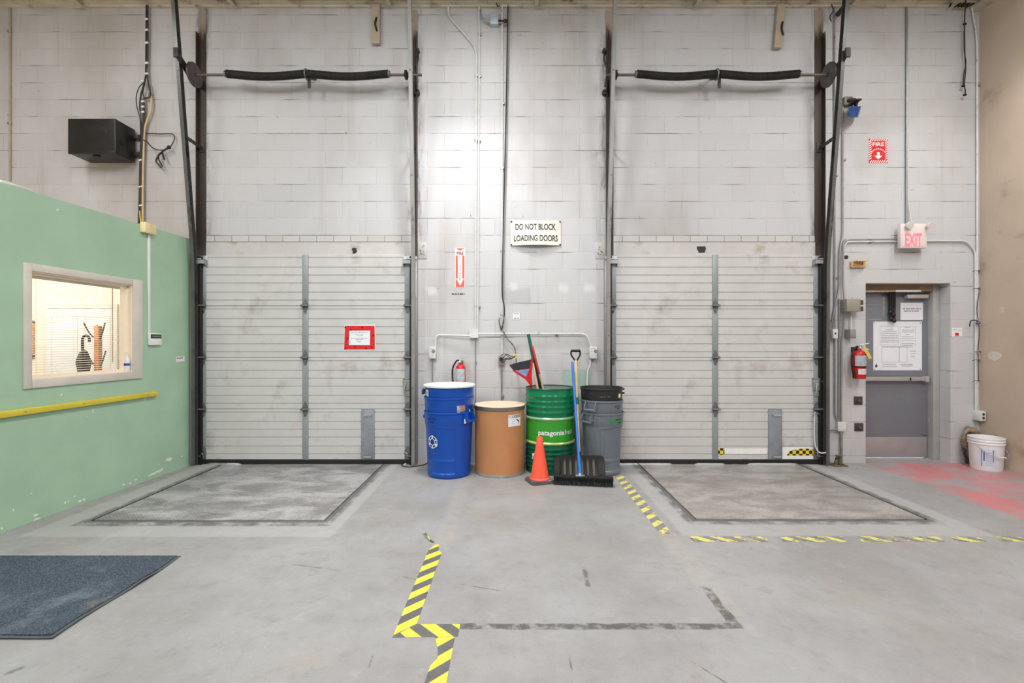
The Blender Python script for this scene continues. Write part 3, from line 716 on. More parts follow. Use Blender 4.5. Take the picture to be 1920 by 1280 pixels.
# ================================================================ LOADING DOORS
def hinge(px_x, z, y, kind, parent):
    """kind 0 centre hinge, -1 / +1 end hinge with roller stem to that side"""
    m = MB(); w_ = .030
    for s_ in (1, -1):
        m.prism([(px_x-w_, z+s_*.006), (px_x+w_, z+s_*.006), (px_x+w_*.9, z+s_*.035), (px_x+.011, z+s_*.085), (px_x-.011, z+s_*.085), (px_x-w_*.9, z+s_*.035)], y-.006, y)
        m.cyl((px_x, y-.010, z+s_*.062), (px_x, y-.005, z+s_*.062), .008, n=8)
        m.cyl((px_x-.016, y-.010, z+s_*.028), (px_x-.016, y-.005, z+s_*.028), .007, n=8).cyl((px_x+.016, y-.010, z+s_*.028), (px_x+.016, y-.005, z+s_*.028), .007, n=8)
    for s_ in (-1, 1):
        m.prism([(y-.006, z-.012), (y-.045, z-.004), (y-.045, z+.012), (y-.006, z+.022)], px_x+s_*.034-.003, px_x+s_*.034+.003, 'x')
    m.cyl((px_x-.044, y-.034, z+.004), (px_x+.044, y-.034, z+.004), .010, n=10)
    m.box(px_x-.04, px_x+.04, y-.036, y-.006, z+.004, z+.010)
    h = m.build('hinge', M_HARD, parent)
    if kind:
        MB().cyl((px_x+kind*.03, y-.030, z+.004), (px_x+kind*.094, y-.030, z+.004), .0075, n=10).build('roller_stem', M_GALV, h)
    return h
JZ = [.052, .640, 1.241, 1.844, 2.444]
def loading_door(name, x0, x1, xc, plate, label, side):
    yf, yb = 5.60, 5.655
    xl, xr_ = x0-.069, x1+.069
    root = thing(name, label, None, ((x0+x1)/2, yf, 0), None, 0, 'structure')
    for k in range(4):
        z0, z1 = JZ[k]+.002, JZ[k+1]-.002; h = z1-z0
        poly = [(yb, JZ[k]), (yf+.02, JZ[k]), (yf+.02, z0), (yf+.004, z0), (yf, z0+.005)]
        for f_ in (.105, .26, .44, .595, .75, .938):
            zc = z0+h*f_
            poly += [(yf, zc-.004), (yf+.008, zc-.003), (yf+.004, zc+.006), (yf, zc+.010)]
        poly += [(yf, z1-.004), (yf+.003, z1), (yf+.02, z1), (yf+.02, JZ[k+1]), (yb, JZ[k+1])]
        MB().prism(poly, x0, x1, 'x').build('door_section', M_DOOR, root, flat=True)
    for k in range(4):
        for (a, b_, top) in ((xl, x0, -.10 if k == 3 else 0), (x1, xr_, -.10 if k == 3 else 0)):
            MB().box(a, b_, yf-.004, yb-.012, JZ[k]+.001, JZ[k+1]-.001+top, .002).build('end_stile', M_STILE, root)
        MB().box(xc-.034, xc+.034, yf-.008, yf+.004, JZ[k]+.001, JZ[k+1]-.001, .002).build('centre_stile', M_STILE, root)
    for z in JZ[1:4]:
        hinge((xl+x0)/2, z, yf-.004, -1, root); hinge(xc, z, yf-.008, 0, root); hinge((x1+xr_)/2, z, yf-.004, 1, root)
    for s_, xm in ((-1, (xl+x0)/2), (1, (x1+xr_)/2)):
        m = MB().box(xm-.05, xm+.05, yf-.006, yf, 2.30, 2.43, .002).box(xm-.045, xm+.045, yf-.06, yf-.003, 2.372, 2.378).box(xm-.045, xm+.045, yf-.06, yf-.055, 2.33, 2.376)
        m.prism([(yf-.006, 2.30), (yf-.058, 2.335), (yf-.058, 2.376), (yf-.006, 2.376)], xm-.045, xm-.040, 'x').prism([(yf-.006, 2.30), (yf-.058, 2.335), (yf-.058, 2.376), (yf-.006, 2.376)], xm+.040, xm+.045, 'x')
        b_ = m.build('top_bracket', M_GALV, root)
        MB().cyl((xm, yf-.048, 2.386), (xm+s_*.12, yf-.048, 2.386), .0075, n=10).build('roller_stem', M_GALV, b_)
        m = MB().prism([(xm-.033, .06), (xm+.033, .06), (xm+.033, .17), (xm+.012, .215), (xm-.012, .215), (xm-.033, .17)], yf-.012, yf-.004)
        m.cyl((xm-.01, yf-.03, .10), (xm+s_*.10, yf-.03, .10), .008, n=10).tube([(xm-.02, yf-.02, .14), (xm+.01, yf-.03, .12), (xm+.02, yf-.025, .08)], .006, 6, 4)
        m.build('bottom_bracket', M_HARD, root)
    # black bottom seal, lifting slightly off the floor in places
    n = 60; lo = []; rr = random.Random(5 if side == 'left' else 9)
    for i in range(n+1):
        t = i/n; x = xl-.01+(xr_-xl+.02)*t
        gap = .002
        if side == 'left' and (t < .20 or t > .95): gap = .014
        if side == 'right' and (t < .30 or .40 < t < .55 or .66 < t < .90): gap = .013
        lo.append((x, gap+.002*rr.random()))
    MB().prism(lo+[(xr_+.01, .036), (xl-.01, .036)], yf-.012, yf+.012).build('bottom_seal', M_BLACK, root)
    MB().box(xl, xr_, yf-.008, yb, .034, .054, .003).build('seal_retainer', pm('seal_dark', (48, 48, 50), .5, .3), root)
    # step plate with two lift handles
    a, b_ = plate
    lp = MB().box(a, b_, yf-.010, yf+.002, .056, .638, .002).build('step_plate', pm('step_plate_grey', (142, 148, 156), .42, .35, var=.12, vs=5), root)
    for zz in (.575, .092):
        m = MB().tube([(a+.045, yf-.008, zz), (a+.045, yf-.045, zz), (b_-.03, yf-.045, zz), (b_-.03, yf-.008, zz)], .0065, 8, 1)
        m.build('lift_handle', M_GALV, lp)
    # latch on the right stile
    xm = (x1+xr_)/2
    m = MB().box(xm-.045, xm+.03, yf-.026, yf-.003, .86, 1.0, .003).box(xm-.05, xm+.032, yf-.034, yf-.003, .995, 1.002).cyl((xm-.055, yf-.02, .965), (xm+.10, yf-.02, .965), .009, n=10)
    m.tube([(xm-.01, yf-.03, .95), (xm-.03, yf-.05, .88), (xm-.025, yf-.05, .83)], .008, 8, 4).box(xm-.03, xm+.03, yf-.014, yf-.003, .79, .86, .002)
    m.build('latch', pm('latch_steel', (150, 156, 150), .45, .4, var=.15, vs=20), root)
    return root
door1 = loading_door('door_1', -3.565, -1.2525, -2.408, (-1.758, -1.602), 'left white ribbed loading door with a red notice taped on it', 'left')
door2 = loading_door('door_2', 1.213, 3.5155, 2.369, (2.987, 3.147), 'right white ribbed loading door with black and yellow checks at the bottom', 'right')
# checker tape on the right door
ck = MB()
xa, xb = X(1475, 5.6), X(1526, 5.6); za = Z(853.5, 5.6)
arc = [(xa, za), (xa+.012, za+.02)]+[(xa+.03+(xb-xa-.03)*t, za+.028+.052*math.sin(pi*(.12+.62*t))) for t in [i/10 for i in range(11)]]+[(xb, za+.01), (xb-.004, za)]
ck.prism(arc, 5.5980, 5.600)
ck.box(X(1346, 5.6), X(1358, 5.6), 5.5980, 5.600, Z(852, 5.6), Z(840, 5.6))
ck.build('checker_tape', M_CHECK, door2, flat=True)
MB().box(X(1359, 5.6), X(1438, 5.6), 5.5985, 5.600, Z(851, 5.6), Z(840.5, 5.6)).build('tape_residue', M_WHITE, door2)
MB().box(X(1467, 5.6), X(1524, 5.6), 5.5992, 5.600, Z(860, 5.6), Z(838, 5.6)).build('tape_residue', M_WHITE, door2)
# loose cable loop on the right stile
cb = thing('coiled_cable', 'pale cable hanging in a loop from right door stile', 'cable', (3.60, 5.55, .2))
MB().tube([P(1528, 772, 5.56), P(1527, 800, 5.56), P(1528, 830, 5.56), P(1534, 846, 5.54), P(1545, 849, 5.52), P(1553, 843, 5.52), P(1555, 825, 5.55), P(1554, 806, 5.60)], .007, 8, 6).build('cable', M_PIPEW, cb)
MB().tube([P(1531, 775, 5.57), P(1531, 810, 5.57), P(1533, 838, 5.57), P(1533, 855, 5.57)], .006, 8, 5).build('cable', M_GALV, cb)
MB().tube([P(1524, 778, 5.565), P(1529, 774, 5.55), P(1536, 776, 5.565)], .006, 8, 4).build('clip', M_GALV, cb)
# red notice
nt_ = thing('framed_notice', 'red bordered paper notice taped to the left loading door', 'notice', (X(674, 5.6), 5.598, Z(655, 5.6)))
def q4(mb, pts, Y, th=.0015): return mb.prism([(X(a, Y), Z(b_, Y)) for a, b_ in pts], Y-th, Y)
q4(MB(), [(644, 656.5), (704.5, 656), (703.5, 608.5), (646, 609)], 5.5990).build('backing_sheet', M_WHITE, nt_)
q4(MB(), [(645, 655), (703, 654.8), (702.3, 610.8), (647, 610.5)], 5.5974).build('red_border', M_SIGNRED, nt_)
q4(MB(), [(654, 646.8), (693.5, 646.8), (694, 619.5), (655, 619.8)], 5.5958).build('white_sheet', M_PAPER, nt_)
m = MB(); y_ = 5.5935; cx = X(674, y_)
m.text('No Cardboard in', cx, y_, Z(623.2, y_), .19, .018, .006).text('This Bin', cx, y_, Z(628, y_), .085, .018, .006)
words(m, cx-.095, cx+.095, Z(633.8, y_), .006, y_, 3); words(m, cx-.045, cx+.045, Z(636.2, y_), .006, y_, 5); words(m, cx-.025, cx+.025, Z(640.2, y_), .006, y_, 6)
m.build('lettering', M_INKG, nt_)
m = MB()
for (px, py) in ((647.5, 614), (679, 613.5), (658, 617.5), (700, 628.5), (652, 634), (666, 649.5), (648, 653), (687, 653), (697, 650.5)):
    m.cyl(P(px, py, 5.5955), P(px, py, 5.5935), .010, n=7)
m.build_each('black_spot', M_CABLE, nt_)

# ================================================================ TRACKS AND SPRINGS
def track(x0, xt, ang, s_, label, inner):
    """leaning roller rail with the wall angle it hangs from; s_=+1 when the room side flange points right"""
    root = thing('door_track', label, 'track', (x0, 5.53, 0), 'loading door tracks')
    ztop = 5.34; lean = 5.17
    path = []
    for z, yy in ((.01, 5.53), (1.2, 5.53), (2.3, 5.52), (2.6, 5.495), (4.0, 5.325), (ztop, lean)):
        path.append((x0+(xt-x0)*max(0, (z-2.3)/(ztop-2.3)), yy, z))
    w_ = .019
    sec = [(-w_, -.03), (w_, -.03), (w_, -.026), (-w_+.004, -.026), (-w_+.004, .026), (w_, .026), (w_, .03), (-w_, .03)]
    sec = [(a*s_, b_) for a, b_ in sec]
    MB().sweep(sec, path).build('roller_rail', M_RAILW if inner else M_RAILD, root, 30)
    a, b_ = ang
    MB().box(a, b_, D-.010, D-.001, 2.42, 5.33, .001).box(b_-.006 if s_ < 0 else a, b_ if s_ < 0 else a+.006, D-.06, D-.001, 2.42, 5.05).build('wall_angle', M_ANGLE, root)
    # lower jamb angle and black weather strip beside the door edge
    jx = x0+(-.012 if s_ < 0 else .012)*-1
    MB().box(x0-.028, x0+.028, 5.575, D-.001, 0.0, 2.42, .002).build('jamb_angle', M_RAILW if inner else M_DARK, root)
    e0 = x0+.03*s_
    MB().box(e0-.004*s_, e0+.022*s_, 5.565, D-.004, 0.0, 2.42, .003).build('weather_strip', M_BLACK, root)
    # braces back to the wall angle
    m = MB()
    ac = (a+b_)/2
    def py_at(z):
        for (p, q) in zip(path[:-1], path[1:]):
            if p[2] <= z <= q[2]:
                t = (z-p[2])/(q[2]-p[2]); return Vector(p)*(1-t)+Vector(q)*t
    for z in (3.72,):
        p = py_at(z); o = Vector((ac, D-.012, z-.02))
        d = .022
        m.add([(p.x, p.y, p.z-d), (p.x, p.y, p.z+d), (o.x, o.y, o.z+d), (o.x, o.y, o.z-d), (p.x+.005, p.y, p.z-d), (p.x+.005, p.y, p.z+d), (o.x+.005, o.y, o.z+d), (o.x+.005, o.y, o.z-d)],
              [(0, 1, 2, 3), (7, 6, 5, 4), (0, 4, 5, 1), (1, 5, 6, 2), (2, 6, 7, 3), (3, 7, 4, 0)])
        m.box(ac-.03, ac+.03, D-.018, D-.009, z-.07, z+.05, .002)
    m.build('brace', M_DARK, root)
    m = MB()
    for z in (.3, .9, 1.5, 2.1): m.cyl((x0, 5.500, z), (x0, 5.494, z), .008, n=8)
    for z in (2.75, 3.3, 4.4): 
        p = py_at(z); m.cyl((p.x, p.y-.031, z), (p.x, p.y-.036, z), .008, n=8)
    m.build_each('bolt', M_HARD, root)
    return root, py_at
tl, pl = track(-3.655, -3.655, (-3.692, -3.604), 1, 'leaning steel door track beside the end of the green wall', False)
ti, pi_ = track(-1.135, -1.105, (-1.182, -1.112), -1, 'door track left of the blue bins', True)
tr, pr = track(1.108, 1.115, (1.105, 1.192), 1, 'door track right of the grey bins', True)
tR, pR = track(3.622, 3.612, (3.566, 3.66), -1, 'leaning steel door track beside the pipes left of the exit', False)

def spring_shaft(xa, xb, s0, s1, xc, xd, sd, xi, label, track_at):
    ys, zs = 5.43, Z(140.5, 5.43)
    root = thing('torsion_spring_shaft', label, 'door spring', ((xa+xb)/2, ys, zs), 'torsion spring shafts')
    MB().cyl((xa, ys, zs), (xb, ys, zs), .0145, n=14).build('shaft', pm('shaft_brown', (112, 98, 88), .45, .5, var=.12, vs=8), root)
    # two sagging coil springs
    for (p, q, ph) in ((s0, xc-.012, 1), (xc+.012, s1, -1)):
        L = q-p; turns = int(L/.0125); n = 10; pts = []
        m = MB()
        def ctr(t, p=p, q=q, L=L, ph=ph): return Vector((p+L*t, ys, zs+.012-.030*math.sin(pi*t)**1.2))
        # body with coil ridges
        prof = []; N = turns*4
        vs = []; fs = []; ns = 20
        for i in range(N+1):
            t = i/N; c = ctr(t)
            for k in range(ns):
                a = 2*pi*k/ns; r = .0415+.0035*math.cos(2*pi*(i/4)+a)
                vs.append((c.x, c.y+r*math.cos(a), c.z+r*math.sin(a)))
        for i in range(N):
            for k in range(ns): fs.append((i*ns+k, i*ns+(k+1) % ns, (i+1)*ns+(k+1) % ns, (i+1)*ns+k))
        fs.append(tuple(range(ns))[::-1]); fs.append(tuple(range(N*ns, N*ns+ns)))
        m.add(vs, fs)
        sp = m.build('spring', M_SPRING, root, 60)
        e_ = p if ph > 0 else q
        MB().cyl((e_-.02, ys, zs+.010), (e_+.02, ys, zs+.010), .036, n=12).build('winding_cone', M_HARD, sp)
    # centre plate on the wall
    m = MB().lathe([(.055, -.006), (.062, -.006), (.062, .006), (.055, .006), (.055, -.006)], (0, 0, 0), 24)
    m.fn(lambda v: (xc+v.z-.008, ys+v.y, zs+.005+v.x)); m.build('centre_ring', M_HARD, root)
    m = MB().prism([(ys-.02, zs-.06), (ys-.02, zs+.02), (D-.002, zs+.12), (D-.002, zs+.06)], xc+.006, xc+.012, 'x').box(xc+.004, xc+.040, ys-.004, ys+.004, zs-.15, zs-.03, .001)
    m.build('centre_bracket', M_DARK, root)
    # cable drum at the outer end
    m = MB().lathe([(.02, -.05), (.05, -.045), (.06, -.02), (.125, -.014), (.132, -.010), (.132, .010), (.125, .014), (.06, .016), (.02, .018)], (0, 0, 0), 32)
    m.fn(lambda v: (xd-sd*v.z, ys+v.y, zs+v.x)); m.build('cable_drum', pm('drum_iron', (84, 78, 76), .5, .4, var=.15, vs=9, dirt=((120, 50, 44), .62, .75, 7)), root)
    # end bearing plate: arm from wall past the rail
    xe = xd+sd*.045
    m = MB().prism([(D-.002, zs-.06), (D-.002, zs+.06), (ys, zs+.05), (5.21, zs+.155), (5.19, zs+.12), (5.19, zs+.07), (ys-.05, zs-.04)], xe-.004, xe+.004, 'x')
    m.box(xe-.02, xe+.03, 5.18, 5.20, zs+.06, zs+.16); m.build('end_bearing_plate', M_DARK, root)
    # bearing at the inner end
    m = MB().prism([(D-.002, zs-.14), (D-.002, zs+.05), (ys-.03, zs+.05), (ys-.06, zs), (ys-.03, zs-.05)], xi-.004, xi+.004, 'x')
    m.cyl((xi+sd*.06, ys, zs), (xi-sd*.015, ys, zs), .026, n=14).cyl((xi+sd*.05, ys, zs), (xi+sd*.028, ys, zs), .052, n=10)
    m.build('inner_bearing', M_DARK, root)
    m = MB(); p0 = Vector((xi-sd*.05, 5.33, zs+.25)); 
    m.tube([(xi-sd*.02, 5.30, zs+.27), (xi-sd*.05, 5.42, zs+.06), (xi-sd*.07, 5.50, zs-.10)], .009, 6, 3)
    m.tube([(xi-sd*.05, D-.04, zs+.40), (xi-sd*.06, D-.05, zs+.28), (xi-sd*.03, D-.05, zs+.20)], .010, 6, 3).cyl((xi-sd*.055, D-.06, zs+.39), (xi-sd*.055, D-.01, zs+.39), .022, n=10)
    m.cyl((xi-sd*.05, D-.06, zs-.10), (xi-sd*.05, D-.02, zs-.10), .03, n=14)
    m.build('hook_strap', M_DARK, root)
yv = 5.43
spring_shaft(X(352, yv), X(791, yv), X(425, yv), X(728, yv), X(576, yv), X(364.5, yv), -1, X(768, yv), 'torsion spring shaft across the wall over the left loading door', pl)
spring_shaft(X(1136, yv), X(1572, yv), X(1194, yv), X(1498, yv), X(1345, yv), X(1553.5, yv), 1, X(1148, yv), 'torsion spring shaft across the wall over the right loading door', pR)

# hanger straps from the deck
for (pa, pb, py, lab) in ((698.5, 712.5, 83, 'wooden hanger strap high on wall over the left loading door'), (1457, 1471, 91, 'tilted wooden hanger strap high on wall over the right loading door')):
    x0, x1 = X(pa, 5.62), X(pb, 5.62); z0, z1 = Z(py, 5.62), 5.37
    sl = .0 if pa < 1000 else -.04
    m = MB().add([(x0+sl, 5.60, z0), (x1+sl, 5.60, z0), (x1, 5.60, z1), (x0, 5.60, z1), (x0+sl, 5.64, z0), (x1+sl, 5.64, z0), (x1, 5.64, z1), (x0, 5.64, z1)], [(0, 1, 2, 3), (7, 6, 5, 4), (0, 4, 5, 1), (1, 5, 6, 2), (2, 6, 7, 3), (3, 7, 4, 0)])
    h_ = thing('hanger_strap', lab, 'bracket', ((x0+x1)/2, 5.62, z0), 'hanger straps under the deck')
    m.build('strap', pm('strap_wood', (176, 162, 142), .6, var=.12, vs=6, dirt=((66, 54, 44), .60, .70, 6)), h_)
    MB().tube([((x0+x1)/2+.01, 5.60, z0+.30), ((x0+x1)/2-.005, 5.592, z0+.22), ((x0+x1)/2+.015, 5.594, z0+.14)], .012, 6, 4).build('bent_nail', M_DARK, h_)

# ================================================================ DOCK LEVELLERS
for (k, (x0, x1, yf, lab)) in enumerate(((-3.345, -1.505, 3.842, 'scuffed tread plate dock leveller before the left loading door'), (1.486, 3.322, 3.865, 'brown-grey tread plate dock leveller before the right loading door'))):
    root = thing('dock_leveler', lab, 'dock leveller', ((x0+x1)/2, 4.75, 0), 'dock levellers')
    MB().box(x0, x1, yf, 5.585, -.02, .003, .001).build('deck_plate', M_TREAD, root)
    p = PITS[k]
    m = MB()
    for (a, b_, c, d) in ((p[0]-.03, p[0], p[2]-.03, 5.56), (p[1], p[1]+.03, p[2]-.03, 5.56), (p[0], p[1], p[2]-.03, p[2])): m.box(a, b_, c, d, -.03, .0015)
    m.build('curb_angle', pm('curb_steel', (112, 112, 112), .5, .4, var=.15, vs=8), root)
    MB().box(p[0], p[1], p[2], 5.8, -.4, -.39).build('pit_floor', M_BLACK, root)
    MB().box(x0+.05, x1-.05, 5.585, 5.595, -.03, .001).build('lip_hinge', M_DARK, root)
    MB().box(x0, x1, 5.596, 5.795, -.02, .0005).build('lip_plate', M_TREAD, root)

# ================================================================ HAZARD TAPE
def tape(poly, mat, label, nm='hazard_tape', z1_=.0012):
    m = MB().prism(poly, .0004, z1_, 'z'); o = m.build(nm, mat, flat=True)
    return tag(o, label, 'floor tape', 'hazard tape strips')
tA = thing('hazard_tape', 'yellow striped tape running towards the camera from its curled far end', 'floor tape', (-.53, 2.85, 0), 'hazard tape strips')
MB().prism([(-.578, 2.33), (-.482, 2.43), (-.476, 3.255), (-.488, 3.262), (-.505, 3.30), (-.515, 3.385), (-.545, 3.37), (-.572, 3.29)], .0006, .0018, 'z').build('tape_strip', M_TAPE, tA, flat=True)
MB().tube([F(813, 1017)+Vector((0, 0, .004)), F(806, 1014)+Vector((0, 0, .012)), F(799, 1006)+Vector((0, 0, .02)), F(794, 1001)+Vector((0, 0, .012))], .006, 5, 4).build('curled_end', M_TAPE, tA)
tape([(-.580, 2.319), (-.49, 2.428), (-.262, 2.428), (-.262, 2.325)], M_TAPEB, 'short crosswise yellow striped tape joining two long strips')
tape([(-.372, 2.322), (-.276, 2.322), (-.273, 1.2), (-.37, 1.2), (-.368, 2.0), (-.36, 2.12), (-.335, 2.17), (-.345, 2.23)], M_TAPE, 'torn yellow striped tape at the bottom edge of the floor')
tape([(1.09, 5.13), (1.185, 5.10), (1.192, 3.60), (1.165, 3.565), (1.10, 3.57), (1.092, 4.2)], M_TAPEW, 'worn yellow striped tape between the bins and right leveller')
for (a, b_, lab) in ((1.27, 1.86, 'worn crosswise yellow striped tape nearest the leveller corner'), (1.93, 2.42, 'flaking yellow striped tape before the right leveller middle'), (2.50, 3.12, 'yellow striped tape before the right end of leveller'), (3.17, 3.42, 'short flaking piece of yellow striped tape beyond leveller'), (3.47, 5.45, 'yellow striped tape reaching the right edge of the floor')):
    tape([(a, 3.43), (b_-.03, 3.425), (b_, 3.52), (a+.04, 3.525)], M_TAPEX, lab)
# ================================================================ PIER: SIGNS, CONDUITS, BOXES
# DO NOT BLOCK LOADING DOORS
def bow_sheet(mb, x0, x1, z0, z1, bow, th):
    nx = 14; vs = []; fs = []
    for lay in (0, 1):
        for j in range(2):
            for i in range(nx+1):
                t = i/nx; b_ = bow*math.sin(pi*t)**1.2*(1.0 if j == 0 else .15)
                vs.append((x0+(x1-x0)*t, D-.008-b_-(th if lay else 0), z0 if j == 0 else z1))
    n = 2*(nx+1)
    for i in range(nx):
        fs += [(i, i+1, i+nx+2, i+nx+1), (n+i+nx+1, n+i+nx+2, n+i+1, n+i), (i, n+i, n+i+1, i+1), (i+nx+1, i+nx+2, n+i+nx+2, n+i+nx+1)]
    fs += [(0, nx+1, n+nx+1, n), (nx, n+nx, n+2*nx+1, 2*nx+1)]
    return mb.add(vs, fs)
sx0, sx1, sz0_, sz1_ = X(957.5), X(1051.5), Z(460.5), Z(414)
sg = thing('wall_sign', 'white sign reading DO NOT BLOCK LOADING DOORS bowed off the wall', 'sign', ((sx0+sx1)/2, D, sz0_))
bow_sheet(MB(), sx0, sx1, sz0_, sz1_, .05, .003).build('sign_sheet', pm('sign_cream', (214, 213, 200), .45, var=.04, vs=6), sg)
m = MB().text('DO NOT BLOCK', X(1004), 0, Z(426), .475, .074, .022).text('LOADING DOORS', X(1004.5), 0, Z(447.5), .515, .074, .022)
def bowf(v):
    t = (v.x-sx0)/(sx1-sx0); u = (v.z-sz0_)/(sz1_-sz0_)
    b_ = .05*max(0, math.sin(pi*min(1, max(0, t))))**1.2*(1-.85*u); return (v.x, D-.0130-b_, v.z)
m.fn(bowf).build('lettering', pm('sign_ink', (58, 58, 56), .6, var=.25, vs=7), sg)
m = MB()
for (a, b_) in ((959, 416), (1050, 416), (959, 459), (1050, 459)): m.cyl((X(a), D-.016, Z(b_)), (X(a), D, Z(b_)), .010, n=10)
m.build_each('screw', M_CABLE, sg)

# arrow sign
ax0, ax1, az0, az1 = X(854.5), X(870.8), Z(538), Z(465.5)
ar = thing('extinguisher_sign', 'narrow red and white FIRE EXTINGUISHER down-arrow sign', 'sign', ((ax0+ax1)/2, D, az0))
MB().box(ax0-.006, ax1+.006, D-.003, D, az0-.006, az1+.006).build('sign_sheet', M_WHITE, ar)
MB().box(ax0, ax1, D-.004, D-.0032, az0, az1-.085).prism([(ax0, az1), (ax1, az1), ((ax0+ax1)/2, az1-.028)], D-.004, D-.0032).build('red_field', M_ORSIGN, ar)
c = (ax0+ax1)/2
MB().prism([(c-.026, az1-.086), (c+.026, az1-.086), (c+.026, az0+.10), (c+.045, az0+.10), (c, az0+.012), (c-.045, az0+.10), (c-.026, az0+.10)], D-.005, D-.0042).build('arrow', M_WHITE, ar)
m = MB().text('FIRE', c, D-.0056, az1-.058, .078, .040, .02)
for i, chx in enumerate('EXTINGUISHER'): m.text(chx, c, D-.0056, az1-.105-i*.0243, .004 if chx == 'I' else .018, .016, .01)
m.build('lettering', pm('sign_maroon', (150, 40, 60), .5, var=.05), ar)
words(MB(), X(847), X(871), Z(551), .012, D-.0012, 9).build('pen_mark', M_INK, ar)
# small circuit label
ck_ = thing('circuit_label', 'small white printed label on the block wall under the loading doors sign', 'label', (X(967.5), D, Z(599.5)))
MB().box(X(960.5), X(975.5), D-.002, D, Z(599.5), Z(585)).build('label_sheet', pm('label_off_white', (224, 224, 222), .6, var=.02), ck_)
m = MB(); words(m, X(963), X(974), Z(588), .008, D-.0025, 2); words(m, X(964), X(973), Z(596.5), .016, D-.0025, 3)
for (a, b_, c2, d) in ((960.5, 975.5, 585, 585.5), (960.5, 975.5, 599, 599.5), (960.5, 961, 585, 599.5), (975, 975.5, 585, 599.5)): m.box(X(a), X(b_), D-.0028, D-.0021, Z(d), Z(c2))
m.build('print', M_INKG, ck_)

def pipe(name, label, cat, pts, r, mat=None, rad=.07, clips=(), group=None, d=None):
    """pts = [(px, py, distance off wall)]"""
    w3 = [P(a, b_, D-c) for a, b_, c in pts]
    root = thing(name, label, cat, (w3[-1].x, w3[-1].y, min(p.z for p in w3)), group)
    MB().bend(w3, r, rad, 10).build('pipe', mat or M_PIPEW, root)
    if clips:
        m = MB()
        for (px, py, hz) in clips:
            q = Vector((X(px), 0, Z(py)))
            if hz: m.box(q.x-.012, q.x+.012, D-2.4*r, D, q.z-r*2.6, q.z+r*1.25, .002)
            else: m.box(q.x-r*1.25, q.x+r*3.0, D-2.4*r, D, q.z-.012, q.z+.012, .002)
        m.build_each('strap_clip', M_PIPE, root)
    return root
GC = 'conduits on the wall'
pipe('conduit', 'white conduit that kinks from the deck to the pier junction box', 'conduit', [(840.5, 14, .02), (841, 30, .02), (893, 90, .02), (892, 618, .02)], .0105, None, .10, ((893, 142, 0), (892, 262, 0), (892, 574, 0)), GC)
pipe('conduit', 'straight white conduit from the deck beside the kinked one', 'conduit', [(898.5, 10, .02), (898.5, 140, .02), (895.5, 618, .02)], .0105, None, .3, ((898.5, 66, 0), (898, 144, 0), (896.5, 264, 0), (896, 575, 0)), GC)
pipe('conduit', 'white conduit left of the dark cables down to wall outlet', 'conduit', [(941.5, 12, .02), (941.5, 666, .02)], .0105, None, .3, ((941.5, 195, 0), (941, 316, 0), (940.5, 470, 0)), GC)
pipe('conduit', 'thin grey conduit below wall outlet behind fibre drum', 'conduit', [(940.5, 682, .015), (940.5, 860, .015)], .009, M_PIPE, .3, ((940.5, 742, 0),), GC)
pipe('conduit', 'thin grey conduit below pier junction box behind blue bins', 'conduit', [(891.5, 633, .012), (891.5, 866, .012)], .0055, M_PIPE, .3, ((891.5, 679, 0),), GC)
pipe('conduit', 'curved white conduit arm to the left pier switch box', 'conduit', [(882, 629.5, .06), (850, 628.5, .05), (817, 627.5, .03), (817, 650, .03)], .0115, None, .14, (), GC)
pipe('conduit', 'long curved white conduit arm to the right pier switch box', 'conduit', [(896, 625.5, .06), (940, 625.5, .05), (1100, 625.5, .04), (1108.5, 650, .04)], .0105, None, .12, ((1043.5, 625.5, 1),), GC)
pipe('conduit', 'thin grey conduit below the left pier switch box', 'conduit', [(810.5, 672, .012), (810.5, 866, .012)], .0045, M_PIPE, .3, (), GC)
pipe('conduit', 'crooked white flexible conduit below the right pier switch box', 'conduit', [(1107, 672, .03), (1107, 684, .03), (1102, 694, .03), (1101, 712, .03), (1100, 770, .02)], .011, None, .05, (), GC)
pipe('conduit', 'greyish conduit on wall above the green wall at left edge', 'conduit', [(18.5, 14, .02), (18.5, 338, .02)], .0095, pm('dusty_conduit', (168, 152, 136), .6, var=.12), .3, ((18.5, 60, 0), (18.5, 232, 0)), GC)

def box_thing(name, label, cat, px0, px1, py0, py1, depth, mat, bev=.004, group=None, part='box_body'):
    """box standing off the wall whose front face covers the pixel rectangle"""
    Y = D-depth
    x0, x1, z0, z1 = X(px0, Y), X(px1, Y), Z(py1, Y), Z(py0, Y)
    root = thing(name, label, cat, ((x0+x1)/2, D, z0), group)
    b_ = MB().box(x0, x1, Y, D, z0, z1, bev).build(part, mat, root)
    return root, b_, (x0, x1, z0, z1, Y)
GB = 'electrical boxes on the pier'
r_, b_, (x0, x1, z0, z1, Y) = box_thing('junction_box', 'white square junction box where the pier conduits meet', 'junction box', 881, 896.5, 617, 632.5, .06, M_BOXW, .003, GB)
m = MB().box(x0-.003, x1+.003, Y-.003, Y, z0-.003, z1+.003)
for (a, c_) in ((x0+.008, z0+.008), (x1-.008, z0+.008), (x0+.008, z1-.008), (x1-.008, z1-.008)): m.cyl((a, Y-.006, c_), (a, Y, c_), .004, n=8)
m.build('cover_plate', M_BOXW, r_)
